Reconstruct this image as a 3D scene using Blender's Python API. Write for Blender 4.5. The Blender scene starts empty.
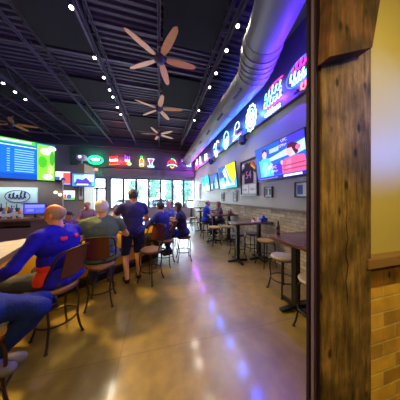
import bpy, bmesh, math, random
import numpy as np
from mathutils import Vector, Matrix, Euler, noise
random.seed(7)
sc = bpy.context.scene
COL = sc.collection
PI = math.pi
V = Vector

# ------------------------------------------------------------------ materials
def srgb(r, g, b):
    f = lambda c: (c / 255 / 12.92) if c / 255 <= .04045 else ((c / 255 + .055) / 1.055) ** 2.4
    return (f(r), f(g), f(b), 1)

class NT:
    def __init__(s, name):
        s.m = bpy.data.materials.new(name); s.m.use_nodes = True
        s.n = s.m.node_tree.nodes; s.l = s.m.node_tree.links
        s.b = s.n['Principled BSDF']
    def add(s, t, **kw):
        x = s.n.new(t)
        for k, v in kw.items(): setattr(x, k, v)
        return x
    def link(s, a, b): s.l.new(a, b)

def mat(name, col, rough=.5, metal=0, spec=.5, var=.12, scale=8, bump=0, bscale=40, stretch=(1, 1, 1), sheen=0):
    t = NT(name)
    tc = t.add('ShaderNodeTexCoord'); mp = t.add('ShaderNodeMapping'); mp.inputs['Scale'].default_value = stretch
    t.link(tc.outputs['Object'], mp.inputs[0])
    no = t.add('ShaderNodeTexNoise'); no.inputs['Scale'].default_value = scale; no.inputs['Detail'].default_value = 4
    t.link(mp.outputs[0], no.inputs['Vector'])
    mx = t.add('ShaderNodeMix', data_type='RGBA')
    mx.inputs['A'].default_value = tuple(c * (1 - var) for c in col[:3]) + (1,)
    mx.inputs['B'].default_value = tuple(min(1, c * (1 + var)) for c in col[:3]) + (1,)
    t.link(no.outputs['Fac'], mx.inputs['Factor'])
    t.link(mx.outputs['Result'], t.b.inputs['Base Color'])
    t.b.inputs['Roughness'].default_value = rough; t.b.inputs['Metallic'].default_value = metal
    t.b.inputs['Specular IOR Level'].default_value = spec
    if sheen: t.b.inputs['Sheen Weight'].default_value = sheen
    if bump:
        n2 = t.add('ShaderNodeTexNoise'); n2.inputs['Scale'].default_value = bscale; n2.inputs['Detail'].default_value = 5
        t.link(mp.outputs[0], n2.inputs['Vector'])
        bp = t.add('ShaderNodeBump'); bp.inputs['Strength'].default_value = bump; bp.inputs['Distance'].default_value = .02
        t.link(n2.outputs['Fac'], bp.inputs['Height']); t.link(bp.outputs[0], t.b.inputs['Normal'])
    return t.m

def emis(name, col, strength):
    t = NT(name)
    t.b.inputs['Base Color'].default_value = (.02, .02, .02, 1)
    t.b.inputs['Emission Color'].default_value = col; t.b.inputs['Emission Strength'].default_value = strength
    return t.m

def screen_material(strength=1.0):
    t = NT('screen_picture')
    a = t.add('ShaderNodeAttribute', attribute_name='Col')
    no = t.add('ShaderNodeTexNoise'); no.inputs['Scale'].default_value = 22
    tc = t.add('ShaderNodeTexCoord'); t.link(tc.outputs['Object'], no.inputs['Vector'])
    mr = t.add('ShaderNodeMapRange'); mr.inputs['To Min'].default_value = .8; mr.inputs['To Max'].default_value = 1.2
    t.link(no.outputs['Fac'], mr.inputs['Value'])
    vm = t.add('ShaderNodeVectorMath', operation='SCALE')
    t.link(a.outputs['Color'], vm.inputs[0]); t.link(mr.outputs[0], vm.inputs['Scale'])
    t.b.inputs['Base Color'].default_value = (.01, .01, .012, 1); t.b.inputs['Roughness'].default_value = .6; t.b.inputs['Specular IOR Level'].default_value = .15
    t.link(vm.outputs[0], t.b.inputs['Emission Color']); t.b.inputs['Emission Strength'].default_value = strength
    return t.m

def floor_material():
    t = NT('polished_concrete')
    tc = t.add('ShaderNodeTexCoord')
    n1 = t.add('ShaderNodeTexNoise'); n1.inputs['Scale'].default_value = .9; n1.inputs['Detail'].default_value = 7; n1.inputs['Roughness'].default_value = .62; n1.inputs['Distortion'].default_value = .6
    n2 = t.add('ShaderNodeTexNoise'); n2.inputs['Scale'].default_value = 6; n2.inputs['Detail'].default_value = 6
    for n in (n1, n2): t.link(tc.outputs['Object'], n.inputs['Vector'])
    cr = t.add('ShaderNodeValToRGB')
    cr.color_ramp.elements[0].position = .3; cr.color_ramp.elements[0].color = (.09, .062, .008, 1)
    cr.color_ramp.elements[1].position = .72; cr.color_ramp.elements[1].color = (.27, .192, .038, 1)
    t.link(n1.outputs['Fac'], cr.inputs[0])
    mx = t.add('ShaderNodeMix', data_type='RGBA', blend_type='OVERLAY'); mx.inputs['Factor'].default_value = .5
    t.link(cr.outputs[0], mx.inputs['A']); t.link(n2.outputs['Fac'], mx.inputs['B'])
    # sawn control joints
    br = t.add('ShaderNodeTexBrick'); br.offset = 0; br.inputs['Scale'].default_value = 1; br.inputs['Mortar Size'].default_value = .006
    br.inputs['Brick Width'].default_value = 2.9; br.inputs['Row Height'].default_value = 2.6
    br.inputs['Color1'].default_value = br.inputs['Color2'].default_value = (1, 1, 1, 1); br.inputs['Mortar'].default_value = (.72, .68, .64, 1)
    mp = t.add('ShaderNodeMapping'); mp.inputs['Location'].default_value = (.4, .75, 0)
    t.link(tc.outputs['Object'], mp.inputs[0]); t.link(mp.outputs[0], br.inputs['Vector'])
    m2 = t.add('ShaderNodeMix', data_type='RGBA', blend_type='MULTIPLY'); m2.inputs['Factor'].default_value = 1
    t.link(mx.outputs['Result'], m2.inputs['A']); t.link(br.outputs['Color'], m2.inputs['B'])
    t.link(m2.outputs['Result'], t.b.inputs['Base Color'])
    mr = t.add('ShaderNodeMapRange'); mr.inputs['To Min'].default_value = .3; mr.inputs['To Max'].default_value = .42
    t.link(n2.outputs['Fac'], mr.inputs['Value']); t.link(mr.outputs[0], t.b.inputs['Roughness'])
    bp = t.add('ShaderNodeBump'); bp.inputs['Strength'].default_value = .1; bp.inputs['Distance'].default_value = .02
    t.b.inputs['Coat Weight'].default_value = .4; t.b.inputs['Coat Roughness'].default_value = .12
    n3 = t.add('ShaderNodeTexNoise'); n3.inputs['Scale'].default_value = 3.2; n3.inputs['Detail'].default_value = 3
    t.link(tc.outputs['Object'], n3.inputs['Vector'])
    t.link(n3.outputs['Fac'], bp.inputs['Height']); t.link(bp.outputs[0], t.b.inputs['Normal'])
    return t.m

def brick_material(name, c1, c2, mortar, bw, rh, axis, ms=.008, loc=(0, 0, 0), third=None):
    """axis 'x' or 'y': which world axis runs along the courses"""
    t = NT(name)
    tc = t.add('ShaderNodeTexCoord'); sx = t.add('ShaderNodeSeparateXYZ'); cx = t.add('ShaderNodeCombineXYZ')
    t.link(tc.outputs['Object'], sx.inputs[0])
    t.link(sx.outputs['X' if axis == 'x' else 'Y'], cx.inputs['X']); t.link(sx.outputs['Z'], cx.inputs['Y'])
    br = t.add('ShaderNodeTexBrick'); br.offset = .5
    br.inputs['Scale'].default_value = 1; br.inputs['Mortar Size'].default_value = ms; br.inputs['Mortar Smooth'].default_value = .3
    br.inputs['Brick Width'].default_value = bw; br.inputs['Row Height'].default_value = rh
    br.inputs['Color1'].default_value = c1; br.inputs['Color2'].default_value = c2; br.inputs['Mortar'].default_value = mortar
    t.link(cx.outputs[0], br.inputs['Vector'])
    no = t.add('ShaderNodeTexNoise'); no.inputs['Scale'].default_value = 9; no.inputs['Detail'].default_value = 6
    t.link(tc.outputs['Object'], no.inputs['Vector'])
    mx = t.add('ShaderNodeMix', data_type='RGBA', blend_type='OVERLAY'); mx.inputs['Factor'].default_value = .55
    t.link(br.outputs['Color'], mx.inputs['A']); t.link(no.outputs['Fac'], mx.inputs['B'])
    t.link(mx.outputs['Result'], t.b.inputs['Base Color']); t.b.inputs['Roughness'].default_value = .85
    ad = t.add('ShaderNodeMath', operation='SUBTRACT'); t.link(no.outputs['Fac'], ad.inputs[0]); t.link(br.outputs['Fac'], ad.inputs[1])
    bp = t.add('ShaderNodeBump'); bp.inputs['Strength'].default_value = .6; bp.inputs['Distance'].default_value = .012
    t.link(ad.outputs[0], bp.inputs['Height']); t.link(bp.outputs[0], t.b.inputs['Normal'])
    return t.m

def timber_material(name, dark, light, rough=.8):
    t = NT(name)
    tc = t.add('ShaderNodeTexCoord'); mp = t.add('ShaderNodeMapping'); mp.inputs['Scale'].default_value = (26, 26, 3.2)
    t.link(tc.outputs['Object'], mp.inputs[0])
    n1 = t.add('ShaderNodeTexNoise'); n1.inputs['Scale'].default_value = 1.6; n1.inputs['Detail'].default_value = 9; n1.inputs['Roughness'].default_value = .7; n1.inputs['Distortion'].default_value = .4
    t.link(mp.outputs[0], n1.inputs['Vector'])
    cr = t.add('ShaderNodeValToRGB')
    cr.color_ramp.elements[0].position = .25; cr.color_ramp.elements[0].color = dark
    cr.color_ramp.elements[1].position = .76; cr.color_ramp.elements[1].color = light
    t.link(n1.outputs['Fac'], cr.inputs[0])
    # knots and nail stains
    vo = t.add('ShaderNodeTexVoronoi'); vo.inputs['Scale'].default_value = 9; vo.inputs['Randomness'].default_value = 1
    mp2 = t.add('ShaderNodeMapping'); mp2.inputs['Scale'].default_value = (1.3, 1, .65); t.link(tc.outputs['Object'], mp2.inputs[0])
    t.link(mp2.outputs[0], vo.inputs['Vector'])
    mr = t.add('ShaderNodeMapRange'); mr.inputs['From Min'].default_value = .08; mr.inputs['From Max'].default_value = .2; mr.inputs['To Min'].default_value = .12; mr.inputs['To Max'].default_value = 1
    t.link(vo.outputs['Distance'], mr.inputs['Value'])
    n4 = t.add('ShaderNodeTexNoise'); n4.inputs['Scale'].default_value = 5; n4.inputs['Detail'].default_value = 5
    t.link(tc.outputs['Object'], n4.inputs['Vector'])
    m4 = t.add('ShaderNodeMapRange'); m4.inputs['From Min'].default_value = .38; m4.inputs['From Max'].default_value = .62; m4.inputs['To Min'].default_value = .45; m4.inputs['To Max'].default_value = 1.3
    t.link(n4.outputs['Fac'], m4.inputs['Value'])
    ml = t.add('ShaderNodeMath', operation='MULTIPLY'); t.link(mr.outputs[0], ml.inputs[0]); t.link(m4.outputs[0], ml.inputs[1])
    vm = t.add('ShaderNodeVectorMath', operation='SCALE'); t.link(cr.outputs[0], vm.inputs[0]); t.link(ml.outputs[0], vm.inputs['Scale'])
    t.link(vm.outputs[0], t.b.inputs['Base Color']); t.b.inputs['Roughness'].default_value = rough
    t.b.inputs['Specular IOR Level'].default_value = .25
    bp = t.add('ShaderNodeBump'); bp.inputs['Strength'].default_value = .5; bp.inputs['Distance'].default_value = .01
    t.link(n1.outputs['Fac'], bp.inputs['Height']); t.link(bp.outputs[0], t.b.inputs['Normal'])
    return t.m

def glass_material(name='clear_glass', tint=(.9, .95, .97, 1), gl=.08):
    t = NT(name)
    tr = t.add('ShaderNodeBsdfTransparent'); tr.inputs[0].default_value = tint
    g = t.add('ShaderNodeBsdfGlossy'); g.inputs['Roughness'].default_value = .05
    mx = t.add('ShaderNodeMixShader'); mx.inputs[0].default_value = gl
    t.link(tr.outputs[0], mx.inputs[1]); t.link(g.outputs[0], mx.inputs[2])
    t.link(mx.outputs[0], t.n['Material Output'].inputs['Surface'])
    return t.m

M = dict(
    floor=floor_material(),
    paint=mat('wall_paint_grey', srgb(168, 165, 158), .55, var=.04, scale=2, bump=.05, bscale=120),
    paint_warm=mat('wall_paint_tan', srgb(176, 164, 116), .5, var=.05, scale=1.5, bump=.06, bscale=120),
    fascia=mat('charcoal_panel', srgb(80, 82, 92), .45, var=.1, scale=3),
    soffit=mat('soffit_paint', srgb(120, 118, 122), .6, var=.05),
    darkmetal=mat('dark_steel', srgb(84, 76, 92), .5, metal=.3, var=.15),
    deck=mat('painted_roof_deck', srgb(66, 58, 78), .6, var=.1, scale=2),
    acoustic=mat('black_acoustic_panel', srgb(20, 20, 26), .9, var=.2),
    track=mat('grey_track_metal', srgb(88, 84, 92), .45, metal=.3),
    black=mat('black_plastic', srgb(18, 18, 20), .4, var=.2),
    blackmetal=mat('black_powder_coat', srgb(24, 22, 22), .4, metal=.4, var=.2),
    bronze=mat('bronze_chair_metal', srgb(58, 38, 30), .38, metal=.5, var=.2),
    palemetal=mat('worn_gold_metal', srgb(72, 58, 38), .6, metal=.1, var=.15),
    cherry=mat('cherry_wood', srgb(84, 38, 26), .35, var=.35, scale=5, stretch=(8, 1, 1)),
    tan=mat('tan_seat_vinyl', srgb(164, 124, 82), .45, var=.15, scale=6),
    greyseat=mat('grey_seat_vinyl', srgb(150, 140, 125), .42, var=.15, scale=6),
    mustard=mat('mustard_seat_vinyl', srgb(176, 146, 70), .42, var=.15, scale=6),
    darkseat=mat('dark_seat_vinyl', srgb(70, 48, 42), .42, var=.15, scale=6),
    tabletop=mat('dark_wood_tabletop', srgb(86, 62, 46), .25, var=.3, scale=4, stretch=(2, 12, 2)),
    duct=mat('galvanised_duct', srgb(118, 114, 120), .5, metal=.1, var=.1, scale=3),
    fanwood=mat('pale_fan_blade_wood', srgb(228, 156, 88), .45, var=.2, scale=3, stretch=(1, 10, 1)),
    bartop=mat('grey_stone_bar_top', srgb(150, 146, 142), .25, var=.2, scale=14),
    barpanel=mat('honey_wood_bar_panel', srgb(206, 158, 40), .4, var=.2, scale=3, stretch=(6, 6, 1)),
    darkwood=mat('dark_wood', srgb(58, 40, 32), .45, var=.3, scale=4, stretch=(6, 6, 1)),
    white=mat('white_matte', srgb(220, 220, 222), .5, var=.05),
    paper=mat('paper_white', srgb(225, 228, 230), .7, var=.06),
    winframe=mat('dark_window_frame', srgb(74, 74, 76), .45, metal=.3),
    glass=glass_material(), bottleglass=mat('dark_bottle_glass', srgb(46, 24, 40), .12, var=.2),
    stone=brick_material('ledger_stone', srgb(190, 180, 162), srgb(146, 136, 118), srgb(120, 112, 98), .34, .085, 'y', .006),
    brick=brick_material('tan_yellow_brick', srgb(206, 164, 76), srgb(160, 120, 62), srgb(186, 170, 130), .21, .086, 'x', .006),
    stonecap=mat('stone_cap', srgb(130, 120, 108), .7, var=.2, bump=.4),
    trimwood=mat('stained_trim_wood', srgb(128, 98, 76), .5, var=.3, scale=5, stretch=(1, 8, 8)),
    friezewood=timber_material('rough_frieze_wood', srgb(84, 56, 26), srgb(150, 108, 54)),
    post=timber_material('reclaimed_timber', srgb(40, 30, 24), srgb(146, 118, 92)),
    brace=timber_material('dark_stained_timber', srgb(40, 26, 26), srgb(112, 78, 66)),
    jamb=mat('neon_tinted_bronze_jamb', srgb(36, 26, 66), .6, metal=.0, spec=.12, var=.15),  # violet of the neon light is mixed into the jamb's base colour
    jambpale=mat('neon_tinted_jamb_strip', srgb(92, 84, 140), .55, metal=.0, spec=.15, var=.1),  # purple neon sheen put into the strip's base colour
    screen=screen_material(1.5),
    skin=mat('skin', srgb(205, 150, 122), .5, var=.08), skin2=mat('skin_ruddy', srgb(190, 122, 98), .45, var=.08),
    jeans=mat('blue_denim', srgb(16, 34, 128), .85, spec=.15, var=.25, scale=12, bump=.3, bscale=60),
    darkdenim=mat('dark_denim', srgb(36, 42, 84), .8, var=.2, scale=12, bump=.3, bscale=60),
    eye=mat('eye', srgb(30, 24, 22), .2), lips=mat('lips', srgb(160, 84, 76), .4),
)
_cl = {}
def cloth(r, g, b):
    k = (r, g, b)
    if k not in _cl: _cl[k] = mat('cloth_%d' % len(_cl), srgb(r, g, b), .85, spec=.2, var=.12, scale=7, bump=.25, bscale=30)
    return _cl[k]
def hairmat(r, g, b):
    k = ('h', r, g, b)
    if k not in _cl: _cl[k] = mat('hair_%d' % len(_cl), srgb(r, g, b), .6, var=.3, scale=40, bump=.6, bscale=70, stretch=(1, 1, .3))
    return _cl[k]
_em = {}
def neon(r, g, b, s=2.6):
    k = (r, g, b, s)
    if k not in _em: _em[k] = emis('neon_%d' % len(_em), srgb(r, g, b), s)
    return _em[k]

# ------------------------------------------------------------------ mesh helpers
def new(): return bmesh.new()
def box(bm, x0, y0, z0, x1, y1, z1, bev=0):
    vs = [bm.verts.new(p) for p in ((x0, y0, z0), (x1, y0, z0), (x1, y1, z0), (x0, y1, z0), (x0, y0, z1), (x1, y0, z1), (x1, y1, z1), (x0, y1, z1))]
    fs = [bm.faces.new([vs[i] for i in f]) for f in ((3, 2, 1, 0), (4, 5, 6, 7), (0, 1, 5, 4), (1, 2, 6, 5), (2, 3, 7, 6), (3, 0, 4, 7))]
    if bev:
        es = {e for f in fs for e in f.edges}
        bmesh.ops.bevel(bm, geom=list(es), offset=bev, segments=2, affect='EDGES', profile=.6)
    return vs
def frame_of(d):
    d = d.normalized(); up = V((0, 0, 1)) if abs(d.z) < .95 else V((1, 0, 0))
    a = d.cross(up).normalized(); return a, a.cross(d).normalized()
def bar(bm, p0, p1, w, h):
    """square bar between two points"""
    p0, p1 = V(p0), V(p1); a, b = frame_of(p1 - p0)
    r = []
    for p in (p0, p1): r.append([bm.verts.new(p + a * sx * w / 2 + b * sz * h / 2) for sx, sz in ((-1, -1), (1, -1), (1, 1), (-1, 1))])
    for i in range(4): bm.faces.new((r[0][i], r[0][(i + 1) % 4], r[1][(i + 1) % 4], r[1][i]))
    bm.faces.new(r[0][::-1]); bm.faces.new(r[1])
def tube(bm, pts, r, seg=8, closed=False, radii=None):
    pts = [V(p) for p in pts]; n = len(pts); rings = []
    a = None
    for i, p in enumerate(pts):
        if closed: d = (pts[(i + 1) % n] - pts[i - 1])
        else: d = pts[min(i + 1, n - 1)] - pts[max(i - 1, 0)]
        if d.length < 1e-9: d = V((0, 0, 1))
        d.normalize()
        if a is None: a, b = frame_of(d)
        else:
            a = (a - d * a.dot(d))
            a = a.normalized() if a.length > 1e-6 else frame_of(d)[0]
            b = a.cross(d).normalized()
        rr = radii[i] if radii else r
        rings.append([bm.verts.new(p + (a * math.cos(t) + b * math.sin(t)) * rr) for t in (2 * PI * k / seg for k in range(seg))])
    m = n if closed else n - 1
    for i in range(m):
        A, B = rings[i], rings[(i + 1) % n]
        for k in range(seg): bm.faces.new((A[k], A[(k + 1) % seg], B[(k + 1) % seg], B[k]))
    if not closed:
        bm.faces.new(rings[0][::-1]); bm.faces.new(rings[-1])
def lathe(bm, prof, c=(0, 0, 0), seg=20):
    """prof: list of (radius, z)"""
    rings = []
    for r, z in prof:
        if r < 1e-5: rings.append([bm.verts.new((c[0], c[1], c[2] + z))])
        else: rings.append([bm.verts.new((c[0] + r * math.cos(2 * PI * k / seg), c[1] + r * math.sin(2 * PI * k / seg), c[2] + z)) for k in range(seg)])
    for A, B in zip(rings, rings[1:]):
        for k in range(seg):
            k2 = (k + 1) % seg
            if len(A) == 1 and len(B) == 1: continue
            if len(A) == 1: bm.faces.new((A[0], B[k2], B[k]))
            elif len(B) == 1: bm.faces.new((A[k], A[k2], B[0]))
            else: bm.faces.new((A[k], A[k2], B[k2], B[k]))
    if len(rings[0]) > 1: bm.faces.new(rings[0][::-1])
    if len(rings[-1]) > 1: bm.faces.new(rings[-1])
def prism(bm, poly, y0, y1):
    """polygon in xz extruded along y"""
    A = [bm.verts.new((x, y0, z)) for x, z in poly]; B = [bm.verts.new((x, y1, z)) for x, z in poly]
    n = len(poly)
    bm.faces.new(A); bm.faces.new(B[::-1])
    for i in range(n): bm.faces.new((A[i], B[i], B[(i + 1) % n], A[(i + 1) % n]))
def ell(bm, c, r, R=None, u=14, v=9):
    mt = Matrix.Translation(V(c)) @ (R.to_4x4() if R else Matrix.Identity(4)) @ Matrix.Diagonal((r[0], r[1], r[2], 1))
    bmesh.ops.create_uvsphere(bm, u_segments=u, v_segments=v, radius=1, matrix=mt)
def obj(name, bm, m, parent=None, smooth=True, loc=None):
    bmesh.ops.recalc_face_normals(bm, faces=bm.faces)
    me = bpy.data.meshes.new(name); bm.to_mesh(me); bm.free()
    if smooth:
        me.polygons.foreach_set('use_smooth', [True] * len(me.polygons))
        me.set_sharp_from_angle(angle=math.radians(38))
    o = bpy.data.objects.new(name, me); COL.objects.link(o)
    if m: me.materials.append(m)
    if parent: o.parent = parent
    if loc: o.location = loc
    return o
def tag(o, label, cat, group=None):
    o['label'] = label; o['category'] = cat
    if group: o['group'] = group
    return o
def thing(name, label, cat, loc=(0, 0, 0), rz=0, group=None):
    o = bpy.data.objects.new(name, None); COL.objects.link(o); o.empty_display_size = .1
    o.location = loc; o.rotation_euler = (0, 0, rz)
    return tag(o, label, cat, group)
def struct(name, bm, m, parent=None, smooth=False):
    o = obj(name, bm, m, parent, smooth)
    if not parent: o['kind'] = 'structure'
    return o
def kids(o): return [c for c in KIDS if c.parent == o]
KIDS = []
def dup(root, loc, rz, label, group=None):
    r = root.copy(); COL.objects.link(r); r.location = loc; r.rotation_euler = (0, 0, rz); r['label'] = label
    if group: r['group'] = group
    for ch in [c for c in bpy.data.objects if c.parent == root]:
        c = ch.copy(); COL.objects.link(c); c.parent = r
        for g in [k for k in bpy.data.objects if k.parent == ch]:
            d = g.copy(); COL.objects.link(d); d.parent = c
    return r
def spline(pts, n=8):
    pts = [V(p) for p in pts]; out = []
    P = [pts[0] * 2 - pts[1]] + pts + [pts[-1] * 2 - pts[-2]]
    for i in range(1, len(P) - 2):
        a, b, c, d = P[i - 1:i + 3]
        for k in range(n):
            t = k / n
            out.append(.5 * ((2 * b) + (c - a) * t + (2 * a - 5 * b + 4 * c - d) * t * t + (3 * b - a - 3 * c + d) * t ** 3))
    out.append(pts[-1]); return out
def text_bm(txt, size, depth, align='CENTER', tubes=0):
    cu = bpy.data.curves.new('txt', 'FONT'); cu.body = txt; cu.size = size; cu.align_x = align; cu.align_y = 'CENTER'
    cu.extrude = depth; cu.resolution_u = 3
    o = bpy.data.objects.new('txt', cu); COL.objects.link(o)
    dg = bpy.context.evaluated_depsgraph_get(); me = bpy.data.meshes.new_from_object(o.evaluated_get(dg))
    bm = new(); bm.from_mesh(me)
    bpy.data.objects.remove(o); bpy.data.curves.remove(cu); bpy.data.meshes.remove(me)
    bmesh.ops.transform(bm, matrix=Matrix.Rotation(PI / 2, 4, 'X'), verts=bm.verts)   # text stands in xz, faces -y
    return bm
def light(name, kind, loc, energy, col, size=.1, aim=None, spot=None, sy=None, blend=.6, spread=None):
    l = bpy.data.lights.new(name, kind); l.energy = energy; l.color = col[:3]
    if kind == 'AREA':
        l.size = size
        if sy: l.shape = 'RECTANGLE'; l.size_y = sy
        if spread: l.spread = spread
    else: l.shadow_soft_size = size
    if kind == 'SPOT': l.spot_size = spot; l.spot_blend = blend
    o = bpy.data.objects.new(name, l); COL.objects.link(o); o.location = loc
    if aim is not None: o.rotation_euler = (V(aim) - V(loc)).to_track_quat('-Z', 'Y').to_euler()
    return o
# ------------------------------------------------------------------ people
class Body:
    """one continuous figure: tapered limbs, trunk, head and hands fused by a voxel remesh"""
    def __init__(s): s.bm = new(); s.prims = []
    def ell(s, c, r, tag, R=None):
        ell(s.bm, c, r, R, 16, 10); s.prims.append(('e', V(c), V(r), R.copy() if R else Matrix.Identity(3), tag))
    def cap(s, p0, p1, r0, r1, tag):
        p0, p1 = V(p0), V(p1)
        n = 4
        tube(s.bm, [p0.lerp(p1, i / n) for i in range(n + 1)], r0, 12, radii=[r0 + (r1 - r0) * i / n for i in range(n + 1)])
        for p, r in ((p0, r0), (p1, r1)): ell(s.bm, p, (r, r, r), None, 12, 8)
        s.prims.append(('c', p0, p1, r0, r1, tag))

def ik(a, b, l1, l2, pole):
    a, b, pole = V(a), V(b), V(pole); d = b - a; L = min(d.length, (l1 + l2) * .999); dn = d.normalized()
    if d.length > L: b = a + dn * L
    x = (l1 * l1 - l2 * l2 + L * L) / (2 * L); h = math.sqrt(max(l1 * l1 - x * x, 0))
    p = pole - dn * pole.dot(dn); p.normalize()
    return a + dn * x + p * h, b

def hand(B, wrist, direction, palm_n, side, S, curl=.5):
    """palm + four unequal fingers + thumb; palm_n points out of the palm"""
    d = V(direction).normalized(); n = V(palm_n); n = (n - d * n.dot(d)).normalized(); a = d.cross(n).normalized() * side
    R = Matrix((a, d, n)).transposed()
    B.ell(V(wrist) + d * .045 * S, (.040 * S, .052 * S, .017 * S), 'hand', R)
    for i, (off, ln) in enumerate(((.029, .072), (.010, .082), (-.010, .077), (-.028, .060))):
        p = V(wrist) + d * .08 * S + a * off * S
        q = p; dd = d.copy()
        for k, f in enumerate((.45, .32, .23)):
            dd = (dd * math.cos(curl * (.7 if k == 0 else 1)) + n * math.sin(curl * (.7 if k == 0 else 1))).normalized()
            n2 = n
            e = q + dd * ln * f * S
            B.cap(q, e, (.0095 - .001 * k) * S, (.0088 - .001 * k) * S, 'hand'); q = e
    t0 = V(wrist) + d * .025 * S + a * .026 * S; t1 = t0 + (d * .6 + a * .75 + n * .25).normalized() * .042 * S
    t2 = t1 + (d * .9 + a * .15 + n * .35).normalized() * .036 * S
    B.cap(t0, t1, .0125 * S, .011 * S, 'hand'); B.cap(t1, t2, .0105 * S, .0085 * S, 'hand')

def surf_d(pr, P):
    if pr[0] == 'e':
        _, c, r, R, _t = pr
        q = (P - np.array(c)) @ np.array(R)
        rr = np.array(r); k = np.linalg.norm(q / rr, axis=1)
        k2 = np.linalg.norm(q / (rr * rr), axis=1) + 1e-9
        return k * (k - 1) / k2
    _, a, b, r0, r1, _t = pr
    a = np.array(a); b = np.array(b); d = b - a; t = np.clip(((P - a) @ d) / (d @ d), 0, 1)
    return np.linalg.norm(P - a - t[:, None] * d, axis=1) - (r0 + (r1 - r0) * t)

def shell(name, me_v, me_n, faces, keep, off, m, parent, amp=0, seed=0, thick=None):
    idx = sorted({v for f in keep for v in faces[f]}); mp = {v: i for i, v in enumerate(idx)}
    vs = []
    for v in idx:
        p = V(me_v[v]); o_ = off
        if amp: o_ += amp * noise.noise(p * 9 + V((seed, seed * 2, 0))) + amp * .6 * noise.noise(p * 22 + V((seed, 0, 3)))
        vs.append(p + V(me_n[v]) * max(o_, .002))
    me = bpy.data.meshes.new(name); me.from_pydata(vs, [], [[mp[v] for v in faces[f]] for f in keep])
    me.polygons.foreach_set('use_smooth', [True] * len(me.polygons)); me.materials.append(m)
    o = bpy.data.objects.new(name, me); COL.objects.link(o); o.parent = parent
    sm = o.modifiers.new('s', 'SMOOTH'); sm.factor = .5; sm.iterations = 5
    so = o.modifiers.new('t', 'SOLIDIFY'); so.thickness = .006; so.offset = 1
    return o

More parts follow.
